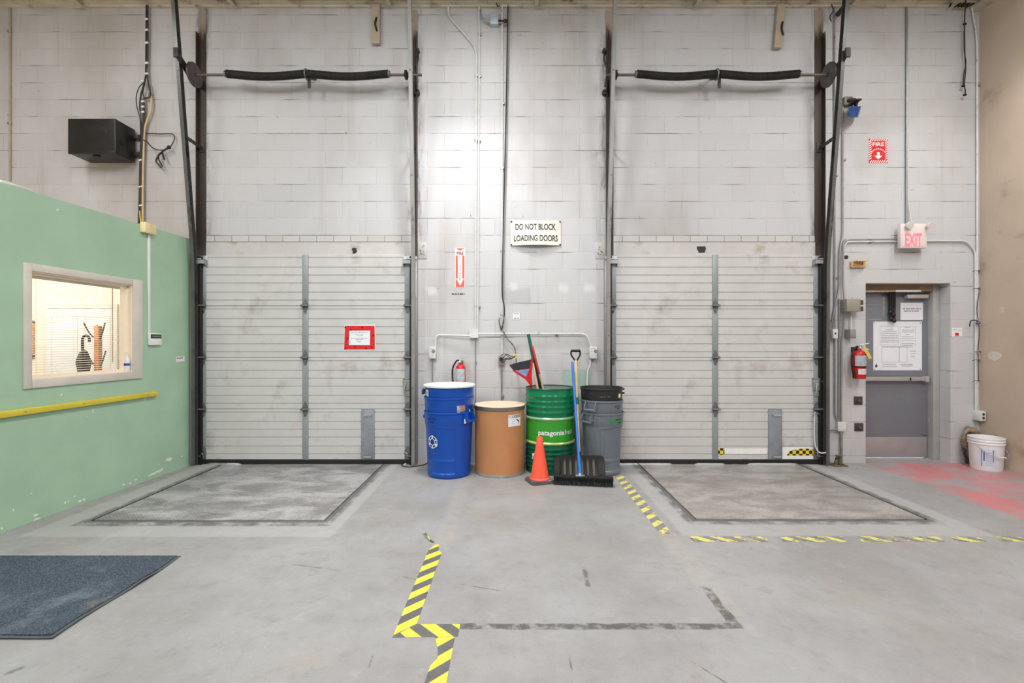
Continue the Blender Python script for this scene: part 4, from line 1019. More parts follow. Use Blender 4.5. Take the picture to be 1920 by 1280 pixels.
for (px0, px1, lab, knob) in ((804.5, 817.0, 'white switch box above the blue bins', 812.5), (1105.5, 1119.5, 'white switch box above the grey bins', 1117)):
    r_, b_, (x0, x1, z0, z1, Y) = box_thing('switch_box', lab, 'switch', px0, px1, 650, 672, .07, M_BOXW, .004, GB)
    kx, kz = X(knob, Y), Z(658, Y)
    k_ = MB().cyl((kx, Y-.014, kz), (kx, Y, kz), .013, n=16).build('switch_knob', pm('knob_chrome', (170, 170, 168), .3, .6), r_)
    MB().lathe([(.013, -.002), (.018, -.002), (.018, .002), (.013, .002), (.013, -.002)], (0, 0, 0), 16).fn(lambda v: (kx+v.x, Y-.003+v.z, kz+v.y)).build('switch_collar', M_CABLE, k_)
    m = MB(); words(m, x0+.012, x1-.025, z1-.022, .008, Y-.0005, 4); words(m, x0+.012, x0+.04, z1-.05, .006, Y-.0005, 5); m.build('print', M_INKG, r_)
# outlet with taped wires
r_, b_, (x0, x1, z0, z1, Y) = box_thing('wall_outlet', 'grey wall outlet with plug and taped loose wires', 'outlet', 934, 945.5, 667, 684, .055, M_BOXG, .003, GB)
MB().cyl(P(939.5, 673, Y-.03), P(939.5, 673, Y), .022, n=14).build('plug', M_CABLE, r_)
oc = thing('loose_wires', 'tangle of dark wires tied with yellow tape beside outlet', 'cable', P(955, 675, 5.55))
for pts, rr in (([(941, 674), (950, 664), (958, 668), (966, 667)], .005), ([(941, 676), (948, 672), (956, 673), (966, 668)], .006), ([(940, 679), (945, 678), (950, 673), (960, 671), (967, 666)], .005), ([(938, 667), (946, 663), (952, 668), (957, 671)], .004)):
    MB().tube([P(a, c_, 5.55+.01*k) for k, (a, c_) in enumerate(pts)], rr, 6, 5).build('wire', M_CABLE, oc)
MB().tube([P(963, 668, 5.545), P(967, 664, 5.545), P(967.5, 672, 5.545)], .009, 7, 4).build('yellow_tape', M_YEL, oc)
# long drop cables on the pier
dc = thing('drop_cable', 'dark cable pair hanging from the deck beside the pier conduit', 'cable', P(945, 640, 5.62))
MB().tube([P(952.5, 8, 5.63), P(951.5, 60, 5.63), P(949, 200, 5.63), P(946, 330, 5.63), P(943, 460, 5.63), P(941.5, 520, 5.62), P(942, 555, 5.61), P(945.5, 575, 5.60), P(945, 595, 5.60), P(940.5, 620, 5.61)], .007, 7, 6).build('cable', M_CABLE, dc)
MB().tube([P(955.5, 10, 5.63), P(953.5, 110, 5.63), P(950, 260, 5.63), P(946.5, 380, 5.63), P(943.5, 500, 5.62), P(944, 560, 5.61)], .006, 7, 6).build('cable', M_CABLEG, dc)
MB().tube([P(938, 596, 5.61), P(936, 600, 5.60), P(936.5, 606, 5.60), P(940, 618, 5.61), P(944, 622, 5.60), P(952, 636, 5.58), P(961, 646, 5.57), P(966, 656, 5.56), P(968, 676, 5.54), P(969, 692, 5.5)], .0075, 8, 6).build('cable', pm('jacket_white_black', (92, 92, 92), .4, var=.6, vs=30), dc)
MB().tube([P(938, 590, 5.60), P(944, 592, 5.59), P(945, 605, 5.59), P(940, 612, 5.60)], .006, 6, 5).build('cable', M_CABLEG, dc)
# high junction box on the pier
r_, b_, (x0, x1, z0, z1, Y) = box_thing('junction_box', 'pale blue-grey junction box high on wall under the deck', 'junction box', 919, 934.5, 22, 44.5, .07, pm('pale_blue_box', (176, 190, 202), .45, .2, var=.08), .004, GB)
MB().tube([P(901, 18, 5.60), P(902, 28, 5.60), P(908, 37, 5.60), P(919, 41, 5.60)], .010, 8, 6).build('flexible_conduit', M_PIPE, r_)
MB().cyl(P(934, 39, 5.60), P(942, 39, 5.58), .010, n=10).ball(P(947, 39.5, 5.58), .022, 12, (1.4, 1, 1)).build('connector', M_DARK, r_)
hk = tag(MB().tube([P(933, -4, 5.60), P(931, 6, 5.60), P(934, 12, 5.60), P(937, 10, 5.60)], .006, 6, 5).build('wire_hook', M_CABLE), 'small black wire hook hanging from deck by the high box', 'hook')

# ================================================================ LEFT WALL CORNER: BLACK BOX, CABLES
fx0, fx1 = X(127, 5.348), X(217, 5.348)
bz0, bz1 = Z(288.5, 5.348), Z(222, 5.348)
bb = thing('wall_cabinet', 'large black metal cabinet hung high on the wall over green office', 'cabinet', ((fx0+fx1)/2, D, bz0))
M_BBOX = pm('black_cabinet', (38, 37, 36), .38, .25, var=.2, vs=6, dirt=((84, 76, 66), .60, .78, 3.5))
MB().box(fx0+.006, fx1-.004, 5.36, 5.632, bz0+.006, bz1-.004, .004).build('cabinet_body', M_BBOX, bb)
MB().box(fx0, fx1, 5.345, 5.372, bz0, bz1, .010, 3).build('front_lid', M_BBOX, bb)
MB().box(fx0+.01, fx1-.005, 5.340, 5.347, bz0+.0, bz0+.035, .004).build('lip', M_BBOX, bb)
m = MB().cyl((fx1-.006, 5.43, bz0+.16), (fx1+.002, 5.43, bz0+.16), .028, n=16)
m.build('cable_grommet', M_BLACK, bb)
MB().box(fx0+.25, fx0+.31, 5.38, 5.41, bz0-.012, bz0+.008, .003).build('catch', M_BLACK, bb)
m = MB()
for z in (bz0+.10, bz0+.30): m.box(fx1-.01, fx1+.05, 5.60, 5.63, z-.02, z+.02, .003).box(fx1+.03, fx1+.06, 5.61, D, z-.03, z+.03, .002)
m.build_each('mounting_bracket', M_DARK, bb)
cbd = thing('cable_bundle', 'tied bundle of dark cables running down the wall to junction box', 'cable', P(270, 430, 5.60))
M_CBROWN = pm('dusty_cable', (60, 52, 46), .6, var=.3, vs=14)
for pts, rr, mat in (
    ([(275.5, 10), (275.5, 80), (274.5, 125), (273, 145), (268, 165), (264, 180), (263, 205), (266, 225), (265, 255), (263, 300), (262, 350), (261, 390), (260, 428)], .009, M_CABLE),
    ([(277, 10), (277, 90), (276, 130), (277, 150), (281, 168), (281, 182), (272, 184), (268, 190), (269, 215), (267, 250), (266, 300), (264, 350), (264, 395), (262, 425)], .009, M_CBROWN),
    ([(274, 10), (273.5, 70), (273, 130), (271, 152), (262, 162), (256, 178), (256, 195), (260, 212), (263, 225), (264, 262)], .005, M_CABLE),
    ([(276, 128), (277, 160), (279, 175), (276, 183), (268, 184), (265, 195), (266, 220), (268, 240), (266, 280)], .005, M_CABLEG),
    ([(273, 150), (268, 172), (270, 186), (271, 220), (268, 260), (264, 310), (263, 330), (261, 372), (263, 405), (265, 424)], .006, M_CBROWN)):
    MB().tube([P(a, c_, 5.615+.006*math.sin(i)) for i, (a, c_) in enumerate(pts)], rr, 7, 5).build('cable', mat, cbd)
m = MB()
for py in (36, 56, 80, 118, 138, 152, 190, 200, 210, 300, 350, 385): 
    c0 = P(275 if py < 150 else (268 if py < 240 else 264), py, 5.612); m.cyl(c0+Vector((-.016, 0, -.004)), c0+Vector((.016, 0, .004)), .012, n=8)
m.build_each('cable_tie', M_WHITE, cbd)
MB().tube([P(262, 395, 5.60), P(263, 408, 5.60), P(265, 424, 5.59)], .006, 6, 4).build('yellow_wire', M_YEL, cbd)
tan_ = tag(MB().tube([P(280, 170, 5.62), P(284, 185, 5.62), P(283, 205, 5.62), P(276, 225, 5.62), P(271, 245, 5.62), P(269, 290, 5.62), P(268, 330, 5.62), P(267.5, 420, 5.62)], .011, 8, 6).build('tan_cable', pm('tan_jacket', (196, 174, 132), .5, var=.1)), 'tan cable beside the dark bundle above the office wall', 'cable')
lw = thing('cable_tail', 'black cable loop and cut tail hanging right of the cabinet', 'cable', P(305, 310, 5.62))
MB().tube([P(271, 250, 5.63), P(300, 251, 5.63), P(322, 251, 5.63), P(327, 256, 5.63), P(326, 264, 5.62), P(320, 274, 5.61), P(312, 280, 5.60), P(297, 281, 5.60), P(285, 276, 5.60), P(276, 266, 5.61), P(268, 262, 5.61)], .0055, 7, 6).build('cable', M_CABLE, lw)
MB().tube([P(315, 277, 5.60), P(305, 284, 5.60), P(297, 292, 5.60), P(293, 302, 5.60), P(297, 308, 5.60), P(302, 314, 5.60)], .010, 7, 5).tube([P(304, 285, 5.60), P(306, 292, 5.59), P(308, 299, 5.59)], .010, 7, 4).tube([P(297, 293, 5.6), P(299, 302, 5.59), P(305, 312, 5.59)], .007, 7, 4).build('cut_tail', M_CABLE, lw)
MB().ball(P(317, 276, 5.60), .022, 10).build('tape_wrap', M_CABLE, lw)

# ================================================================ RIGHT WALL AREA
pipe('conduit', 'grey conduit from the deck beside the right leaning track', 'conduit', [(1564.5, 12, .02), (1565.5, 780, .02), (1575, 796, .02)], .009, M_PIPE, .08, ((1565, 330, 0), (1565, 520, 0)), GC)
pipe('conduit', 'grey conduit from emergency light bending over to the toggle switch', 'conduit', [(1580.5, 196, .02), (1580, 440, .02), (1574.5, 470, .03), (1573.5, 540, .03), (1560.5, 600, .03), (1563, 617, .03)], .0095, M_PIPE, .12, ((1580, 300, 0),), GC)
pipe('conduit', 'grey conduit from elbow down into the grey control box', 'conduit', [(1585, 449, .03), (1581, 455, .03), (1580.5, 527, .03), (1583, 562, .05)], .0095, M_PIPE, .06, (), GC)
pipe('conduit', 'upper horizontal conduit left of the exit sign', 'conduit', [(1580, 460, .03), (1586, 449.5, .03), (1684, 448, .03)], .0075, M_PIPE, .06, (), GC)
pipe('conduit', 'lower horizontal conduit left of the exit sign', 'conduit', [(1582, 464, .025), (1588, 453, .025), (1684, 452.5, .025)], .0075, M_PIPEW, .06, ((1631, 453, 1),), GC)
pipe('conduit', 'conduit from right side of exit sign down to corner outlet', 'conduit', [(1734, 451.5, .02), (1812, 451.5, .02), (1829, 470, .02), (1829.5, 770, .02)], .0105, M_PIPEW, .12, ((1829.5, 508, 0), (1829.5, 541, 0), (1829.5, 675, 0)), GC)
pipe('conduit', 'pale conduit bent into the right corner beside beige wall', 'conduit', [(1822, 14, .03), (1832, 70, .03), (1832, 760, .02)], .0085, M_PIPEW, .5, ((1832, 160, 0),), GC)
pipe('conduit', 'tall grey conduit from the deck straight down to exit sign', 'conduit', [(1700.5, 10, .02), (1700, 422, .02)], .0115, M_PIPE, .3, (), GC)
pipe('conduit', 'slimmer grey conduit paired with the tall one over exit sign', 'conduit', [(1703.5, 10, .018), (1702.5, 380, .018), (1709, 418, .04)], .006, M_PIPEW, .08, (), GC)
pipe('conduit', 'grey conduit left of two between control box and corner box', 'conduit', [(1574, 560, .02), (1573.5, 640, .02), (1572.5, 796, .02)], .0095, M_PIPE, .3, (), GC)
pipe('conduit', 'grey conduit from below control box to the white low box', 'conduit', [(1582, 584, .04), (1581.5, 628, .03), (1578, 642, .03), (1577, 780, .02), (1578.5, 796, .02)], .0095, M_PIPE, .06, (), GC)
pipe('conduit', 'short twin grey conduit linking control box and small grey box', 'conduit', [(1596, 584, .04), (1596, 618, .04)], .010, M_PIPEW, .06, (), GC)
pipe('conduit', 'stub conduit from white low box to the door track', 'conduit', [(1552, 806, .04), (1560, 805, .04), (1572, 805, .04)], .012, M_PIPE, .05, (), GC)
pipe('conduit', 'grimy conduit below the white low box down to the floor', 'conduit', [(1577, 808, .03), (1577.5, 866, .03)], .014, pm('grimy_conduit', (128, 120, 112), .7, var=.25, vs=10), .3, (), GC)
GR = 'electrical boxes beside the exit'
r_, b_, _ = box_thing('junction_box', 'white low junction box where three grey conduits end', 'junction box', 1571.5, 1587, 791, 808.5, .05, M_BOXW, .003, GR)
r_, b_, (x0, x1, z0, z1, Y) = box_thing('control_box', 'grey door control box with two dark buttons', 'control box', 1588, 1614, 560, 584, .14, pm('control_grey', (150, 146, 134), .5, .2, var=.07), .006, GR)
m = MB()
for (pa, pb) in ((562, 571), (574, 583)): m.box(x1-.002, x1+.045, Y+.02, Y+.06, Z(pb, Y), Z(pa, Y), .004)
m.build_each('button', pm('button_dark', (70, 64, 58), .5, var=.2, vs=30), r_)
r_, b_, (x0, x1, z0, z1, Y) = box_thing('electrical_box', 'small grey box under the control box above extinguisher', 'box', 1594.5, 1605.5, 617, 634, .10, M_BOXG, .005, GR)
MB().box(x0+.008, x1-.006, Y-.003, Y, z0+.008, z1-.008, .002).build('cover', M_BOXG, r_)
r_, b_, (x0, x1, z0, z1, Y) = box_thing('toggle_switch', 'white toggle switch box with a black arrow by the conduits', 'switch', 1562.0, 1571.2, 616.5, 634, .09, M_BOXW, .003, GR)
cx = (x0+x1)/2; zc = (z0+z1)/2
MB().prism([(cx-.013, zc+.012), (cx+.013, zc+.012), (cx, zc-.016)], Y-.002, Y-.0002).build('arrow_mark', M_INK, r_)
# corner outlet
oY = 5.56
ob = thing('wall_outlet', 'white twin outlet in the corner over the bucket', 'outlet', (5.47, 5.6, Z(789, oY)), GR)
MB().box(5.425, 5.494, oY, D, Z(789, oY), Z(771, oY), .003).build('box_body', M_BOXW, ob)
m = MB()
for py in (776.5, 783.5): m.cyl((5.462, oY-.002, Z(py, oY)), (5.462, oY+.001, Z(py, oY)), .015, n=16)
m.build_each('socket', pm('socket_brown', (60, 52, 48), .5, var=.1), ob)
# white sensor sticker right of the door
ns = thing('wall_notice', 'small white notice with a red mark right of the exit', 'notice', (X(1794), D, Z(630.5)))
MB().box(X(1785), X(1803.5), D-.002, D, Z(630.5), Z(614.5)).build('notice_sheet', M_WHITE, ns)
MB().prism([(X(1794)+.028*math.cos(a*pi/4)*(.8+.3*(a % 2)), Z(626.5)+.02*math.sin(a*pi/4)) for a in range(8)], D-.0028, D-.0022).build('red_mark', M_SIGNRED, ns)
m = MB(); words(m, X(1787), X(1794), Z(617.5), .010, D-.0025, 3); words(m, X(1796), X(1802), Z(619), .006, D-.0025, 4); m.build('print', M_INKG, ns)
# FIRE sign
f0, f1, fz0, fz1 = X(1629), X(1664), Z(305.5), Z(260)
fs_ = thing('fire_sign', 'red FIRE sign with white striped border and arrow', 'sign', ((f0+f1)/2, D, fz0))
MB().box(f0, f1, D-.003, D, fz0, fz1).build('sign_sheet', M_SIGNRED, fs_)
m = MB(); W_ = f1-f0; Hh = fz1-fz0; t_ = .03; g_ = .026
def stripe_band(xa, xb, za, zb, horiz):
    n_ = int(round((xb-xa if horiz else zb-za)/g_))
    for i in range(n_):
        u = (i+.25)*g_
        if horiz: m.prism([(xa+u, za), (xa+u+.012, za), (min(xb, xa+u+.012+.02), zb), (min(xb, xa+u+.02), zb)], D-.0042, D-.0032)
        else: m.prism([(xa, za+u), (xa, za+u+.012), (xb, min(zb, za+u+.012+.02)), (xb, min(zb, za+u+.02))], D-.0042, D-.0032)
stripe_band(f0, f0+t_, fz0+t_, fz1-t_, False); stripe_band(f1-t_, f1, fz0+t_, fz1-t_, False)
stripe_band(f0, f1, fz0, fz0+t_, True); stripe_band(f0, f1, fz1-t_, fz1, True)
cx = (f0+f1)/2
m.text('FIRE', cx, D-.0040, fz1-.066, .138, .044, .03)
ap = [(cx-.016, fz0+.125), (cx+.016, fz0+.125), (cx+.016, fz0+.085), (cx+.048, fz0+.085), (cx, fz0+.042), (cx-.048, fz0+.085), (cx-.016, fz0+.085)]
m.prism(ap, D-.0042, D-.0032)
for i in range(9):
    a = pi*(.78-.56*i/8); px_, pz_ = cx+.098*math.cos(a), fz0+.068+.098*math.sin(a)
    m.box(px_-.0055, px_+.0055, D-.0042, D-.0032, pz_-.007, pz_+.007)
m.build('lettering', M_WHITE, fs_)
# emergency light
el = thing('emergency_light', 'emergency light with blue lamp head on a grey box', 'lamp', P(1595, 220, 5.6))
MB().box(X(1577), X(1592.5), 5.60, D, Z(196, 5.6), Z(180.5, 5.6), .004).build('back_box', pm('dusty_box', (118, 112, 104), .5, .3, var=.1), el)
MB().tube([P(1590, 188, 5.59), P(1602, 187, 5.56), P(1606, 191, 5.54), P(1604, 200, 5.52)], .018, 8, 5).build('swivel_arm', M_DARK, el)
m = MB(); Y = 5.50
m.add([P(1590, 199, 5.56), P(1615.5, 199, 5.56), P(1613.5, 199, 5.44), P(1592.5, 199, 5.44), P(1588.5, 219, 5.58), P(1609, 220.5, 5.58), P(1607, 219, 5.47), P(1591, 219, 5.47)],
      [(0, 1, 2, 3), (7, 6, 5, 4), (0, 4, 5, 1), (1, 5, 6, 2), (2, 6, 7, 3), (3, 7, 4, 0)])
m.build('lamp_head', pm('lamp_blue', (24, 72, 136), .25, .1, var=.2, vs=16), el)
m = MB(); a, b2 = P(1589, 198.5, 5.57), P(1616.5, 198.5, 5.42); m.box(a.x, b2.x, 5.42, 5.57, a.z-.004, a.z+.012, .003); m.build('lamp_rim', M_DARK, el)
MB().tube([P(1604, 186, 5.55), P(1609, 181, 5.54), P(1615, 183, 5.54), P(1614, 189, 5.54), P(1608, 192, 5.54), P(1600, 197, 5.53), P(1602, 210, 5.48), P(1606, 214, 5.47)], .0035, 6, 5).build('wire', M_WHITE, el)
# exit sign
eY0, eY1 = 5.55, 5.60
ex0, ex1, ez0, ez1 = X(1689, eY0), X(1738, eY0), Z(464.5, eY0), Z(419, eY0)
ex = thing('exit_sign', 'white lit EXIT sign with red letters and two lamp heads', 'sign', ((ex0+ex1)/2, 5.6, ez0))
M_HOUSE = pm('exit_housing', (224, 212, 208), .4, var=.03)
MB().box(ex0, ex1, eY0, eY1, ez0, ez1, .004).box(ex0+.05, ex0+.15, eY1, D, ez0+.08, ez0+.20).build('housing', M_HOUSE, ex)
MB().box(ex0+.012, ex1-.012, eY0-.003, eY0+.001, ez0+.012, ez1-.012, .002).build('face_plate', M_HOUSE, ex)
lx = X(1712.5, eY0)
M_GLOW = pm('exit_glow', (255, 96, 112), .4, var=.02, emit=1.1)
MB().text('EXIT', lx, eY0-.0042, Z(449.5, eY0), .20, .150, .035).build('lettering', M_GLOW, ex)
for (px, py, tx) in ((1703, 422, -1), (1742, 422.5, 1)):
    c_ = P(px, py, 5.53)
    h_ = MB().cyl(c_+Vector((0, .012, 0)), c_+Vector((.0, -.03, -.006)), .030, .042, 18).build('lamp_head', M_HOUSE, ex)
    MB().cyl(c_+Vector((0, -.029, -.005)), c_+Vector((0, -.036, -.007)), .034, n=18).build('lens', pm('lamp_lens', (210, 206, 204), .15, var=.05), h_)
    s_ = c_+Vector((.0, .02, -.02)); e2 = Vector(((ex0+.03) if tx < 0 else (ex1-.03), 5.56, ez1-.03))
    MB().tube([s_, (s_+e2)/2+Vector((0, -.01, 0)), e2], .013, 8, 4).build('lamp_arm', M_HOUSE, h_)
# wooden block
wb = thing('wood_block', 'small pale wooden shelf block screwed above the exit', 'bracket', (X(1611), D, Z(501)))
MB().box(X(1597), X(1625, 5.58), 5.56, D, Z(490.5, 5.6), Z(488.5, 5.6)+.002, .002).build('shelf_board', M_WOOD, wb)
MB().box(X(1596, 5.63), X(1623, 5.63), 5.63, D, Z(501.5, 5.63), Z(490, 5.63), .003).build('back_board', pm('tan_wood', (196, 158, 108), .55, var=.12, vs=8, stretch=(1, 6, 6)), wb)
m = MB()
for (px, py) in ((1601, 497.5), (1617, 495)): m.cyl(P(px, py, 5.627), P(px, py, 5.632), .006, n=8)
m.build_each('screw', M_DARK, wb)
hole = tag(MB().cyl((X(1586.5), D-.006, Z(482)), (X(1586.5), D+.001, Z(482)), .022, n=14).build('pipe_stub', M_DARK), 'dark round pipe stub left of the wooden block', 'pipe')
# two door sensor plates
for (px0, px1, py0, py1, lab) in ((1602, 1617.5, 743, 758.5, 'upper dark square plate with knob beside the exit door'), (1603, 1619, 793, 808, 'lower dark square plate with knob beside the exit door')):
    r_, b_, (x0, x1, z0, z1, Y) = box_thing('wall_plate', lab, 'wall plate', px0, px1, py0, py1, .012, pm('plate_dark', (76, 70, 68), .45, .4, var=.1), .003, 'wall plates by the exit', 'plate')
    MB().cyl(((x0+x1)/2, Y-.02, (z0+z1)/2), ((x0+x1)/2, Y, (z0+z1)/2), .018, .022, 14).build('knob', pm('plate_knob', (110, 104, 100), .35, .6), r_)
# hanging cables in the right corner
hc = thing('hanging_cable', 'black cut cable dangling from deck near the beige wall', 'cable', P(1808, 180, 5.6))
MB().tube([P(1812, -6, 5.5), P(1810, 12, 5.6), P(1808.5, 45, 5.61), P(1809, 100, 5.61), P(1810.5, 130, 5.61), P(1808, 158, 5.61), P(1810, 170, 5.61), P(1809.5, 178, 5.60)], .006, 7, 6).build('cable', M_CABLE, hc)
MB().tube([P(1807.5, 58, 5.60), P(1808, 95, 5.60), P(1811, 118, 5.60), P(1807, 140, 5.60), P(1806, 160, 5.60)], .005, 7, 6).build('cable', M_CABLE, hc)
m = MB()
for (a, c_) in ((1809, 45), (1806, 161), (1809, 178)): m.ball(P(a, c_, 5.60), .016, 8, (1.4, 1, .8))
m.build_each('cable_stub', M_CABLE, hc)
tw = tag(MB().tube([P(1559, 8, 5.60), P(1562, 20, 5.60), P(1556, 32, 5.60), P(1559, 40, 5.60)], .006, 6, 5).build('bent_wire', M_CABLE), 'short bent black wire hanging above the right leaning track', 'wire')
dk = thing('deck_cables', 'loose black cables lying over the deck ledge in the corner', 'cable', P(1815, 8, 5.6))
for k, (a, b2) in enumerate(((1790, 1812), (1796, 1822), (1803, 1832), (1812, 1840), (1780, 1788))):
    MB().tube([P(a, 13, 5.6), P((a+b2)/2, 6, 5.6), P(b2, -6, 5.56)], .009, 6, 4).build('cable', M_CABLE, dk)
sb = tag(MB().tube([P(1570, 28, 5.58), P(1577, 20, 5.57), P(1584, 12, 5.57)], .028, 8, 4).build('pipe_clamp', M_DARK), 'dark clamp stub behind top of right leaning track', 'clamp')
# wires tied along the corner conduit
tw2 = thing('tied_wires', 'scraps of wire tied along conduit above the corner outlet', 'wire', P(1830, 700, 5.6))
MB().tube([P(1836, 548, 5.62), P(1832, 580, 5.61), P(1836, 620, 5.61), P(1834, 660, 5.61), P(1835, 715, 5.61)], .004, 6, 6).build('wire', M_CABLE, tw2)
MB().tube([P(1818, 612, 5.60), P(1820, 602, 5.59), P(1827, 600, 5.59), P(1833, 602, 5.59)], .006, 6, 5).build('black_loop', M_CABLE, tw2)
MB().ball(P(1834, 605, 5.60), .022, 10, (1.3, 1, .8)).build('blue_knot', pm('faded_purple', (96, 92, 132), .6, var=.1), tw2)
MB().tube([P(1829, 660, 5.60), P(1834, 658, 5.59), P(1839, 660, 5.60)], .010, 6, 4).build('red_wire', pm('faded_red_wire', (160, 104, 92), .6, var=.1), tw2)
m = MB()
for py in (508, 541, 675, 714): m.tube([P(1823, py+1, 5.60), P(1829, py-.5, 5.595), P(1837, py, 5.61)], .0032, 6, 3)
m.build_each('wire_tie', M_CABLE, tw2)
# pipe foot on the floor by the right track
ft = thing('broken_bracket', 'broken rusty steel bracket on floor at foot of the right track', 'bracket', (X(1568, 5.55), 5.55, 0))
M_RUST = pm('rusty_grey', (112, 104, 88), .7, .3, var=.3, vs=20, dirt=((50, 42, 34), .5, .6, 22))
a = X(1558, 5.54)
m = MB().box(a, a+.16, 5.48, 5.62, .001, .012, .002).prism([(a+.01, .01), (a+.05, .01), (a+.065, .12), (a+.045, .12)], 5.50, 5.52).prism([(a+.075, .01), (a+.11, .01), (a+.10, .115), (a+.08, .12)], 5.51, 5.53).box(a+.045, a+.10, 5.50, 5.535, .108, .125, .002)
m.build('bracket', M_RUST, ft)
# ---------------- exit door
d3 = thing('door_3', 'grey steel exit door recessed in the block wall', None, (4.63, 5.883, 0), None, 0, 'structure')
M_LEAF = pm('exit_door_grey', (124, 128, 136), .42, .15, var=.05, vs=2.5, dirt=((146, 142, 140), .58, .76, 3))
M_FRAME = pm('exit_frame_grey', (168, 166, 164), .45, .15, var=.06, dirt=((196, 192, 186), .60, .70, 6))
lx0, lx1, ly = 4.175, 5.086, 5.883
MB().box(lx0, lx1, ly, ly+.044, .012, 2.035, .002).build('door_leaf', M_LEAF, d3)
MB().box(5.09, 5.168, 5.80, 5.95, 0, 2.117, .003).build('door_frame', M_FRAME, d3)
MB().box(4.177, 5.088, 5.80, 5.95, 2.04, 2.117, .002).build('door_header', pm('header_brown', (150, 122, 96), .6, var=.15, vs=5), d3)
MB().box(4.172, 4.176, 5.80, 5.95, 0, 2.117).build('door_frame', M_FRAME, d3)
MB().box(lx0+.02, lx1-.004, ly-.003, ly, .014, Z(819, ly), .001).build('kick_plate', pm('kick_plate', (176, 170, 172), .38, .45, var=.06), d3)
pb = MB().box(4.2, X(1739, ly-.05), ly-.065, ly-.025, Z(714, ly-.05), Z(706.5, ly-.05), .006).build('panic_bar', pm('bar_alu', (186, 184, 184), .35, .5, var=.05), d3)
MB().box(X(1704, ly-.05), X(1706.5, ly-.05), ly-.068, ly-.02, Z(713, ly-.05), Z(707.5, ly-.05)).build('bar_joint', M_BLACK, pb)
MB().box(X(1733, ly-.05), X(1740, ly-.05), ly-.075, ly-.001, Z(716, ly-.05), Z(705, ly-.05), .004).box(4.2, 4.25, ly-.06, ly-.001, Z(713, ly), Z(707, ly), .003).build('bar_end_case', M_FRAME, pb)
MB().box(X(1700.5, ly-.05), X(1740, ly-.05), ly-.06, ly-.001, Z(559, ly-.05), Z(552, ly-.05), .004).build('door_closer', pm('closer_pale', (196, 190, 188), .4, .3), d3)
m = MB().box(4.2, X(1680, ly-.09), ly-.10, ly-.085, Z(547, ly-.09), Z(544.5, ly-.09), .002); m.build('closer_rail', pm('rail_tan', (206, 186, 164), .4, .3), d3)
MB().box(X(1679, ly-.1), X(1726, ly-.1), ly-.11, ly-.09, Z(547, ly-.1), Z(543.5, ly-.1), .003).build('closer_arm', M_WHITE, d3)
MB().box(X(1732, ly-.02), X(1738, ly-.02), ly-.03, ly+.0, 0.3, .301).build('strike', M_FRAME, d3)
# worn outline where a plate was taken off the leaf
m = MB()
for (a, b_, c_, d_) in ((1625, 1652, 551, 556), (1655, 1658.5, 556, 592), (1625, 1654, 570.5, 572), (1625, 1652, 597.5, 600)): m.box(X(a, ly), X(b_, ly), ly-.0012, ly, Z(d_, ly), Z(c_, ly))
m.build('paint_scars', pm('scar_grey', (148, 146, 148), .5, var=.12), d3)
# papers on the door
ps = thing('door_plan_sheet', 'large white fire safety plan sheet on the exit door', 'poster', (X(1682, ly), ly-.002, Z(694.5, ly)))
MB().box(X(1637, ly), X(1728, ly), ly-.004, ly-.001, Z(694, ly), Z(602.5, ly)).build('sheet', M_PAPER, ps)
m = MB(); yy = ly-.0046
def ln(a, b_, c_, d_): m.box(X(a, yy), X(b_, yy), yy-.0004, yy, Z(d_, yy), Z(c_, yy))
for (a, b_, c_, d_) in ((1650, 1685, 611, 647), (1688, 1717, 612, 647), (1653, 1686, 650, 679), (1686, 1701, 650, 679)):
    ln(a, b_, c_, c_+.4); ln(a, b_, d_-.4, d_); ln(a, a+.4, c_, d_); ln(b_-.4, b_, c_, d_)
sd = 11
for (a, b_, py) in ((1661, 1675, 618), (1654, 1681, 621.5), (1652, 1682, 625), (1652, 1684, 628.5), (1652, 1684, 632), (1652, 1684, 635), (1652, 1684, 638.5), (1652, 1684, 641), (1697, 1707, 613.5), (1691, 1715, 618.5), (1691, 1715, 622), (1698, 1706, 627), (1691, 1712, 631), (1691, 1715, 634.5), (1691, 1715, 638.5), (1691, 1714, 643.5), (1655, 1712, 650), (1692, 1709, 647), (1707, 1718, 658), (1709, 1717, 663), (1708, 1715, 668), (1655, 1680, 683), (1655, 1682, 687), (1688, 1712, 683), (1690, 1707, 686)):
    words(m, X(a, yy), X(b_, yy), Z(py, yy), .007, yy, sd); sd += 1
m.tube([P(1705, 681, yy-.001), P(1711, 687, yy-.001)], .0015, 4, 1)
m.build('print', M_INKG, ps)
m = MB(); c_ = P(1643, 686, yy)
m.prism([(c_.x+.018*math.cos(k*pi/5)*(1 if k % 2 == 0 else .7), c_.z+.02*math.sin(k*pi/5)*(1 if k % 2 == 0 else .75)) for k in range(10)], yy-.0006, yy).box(c_.x-.003, c_.x+.003, yy-.0006, yy, c_.z+.01, c_.z+.032)
for (px, py) in ((1725.5, 605), (1725.5, 692), (1639, 604.5), (1639, 692)): m.cyl(P(px, py, yy-.002), P(px, py, yy), .005, n=8)
m.build('emblem', M_INK, ps)
pn = thing('door_paper', 'white paper with two lines of print on the exit door', 'notice', (X(1709, ly), ly-.002, Z(600, ly)))
MB().box(X(1688, ly), X(1730, ly), ly-.004, ly-.001, Z(600, ly), Z(567.5, ly)).build('sheet', M_PAPER, pn)
m = MB(); words(m, X(1693, yy), X(1726.5, yy), Z(578.5, yy), .017, yy, 21); words(m, X(1695, yy), X(1724, yy), Z(583, yy), .015, yy, 22); m.build('print', M_INKG, pn)
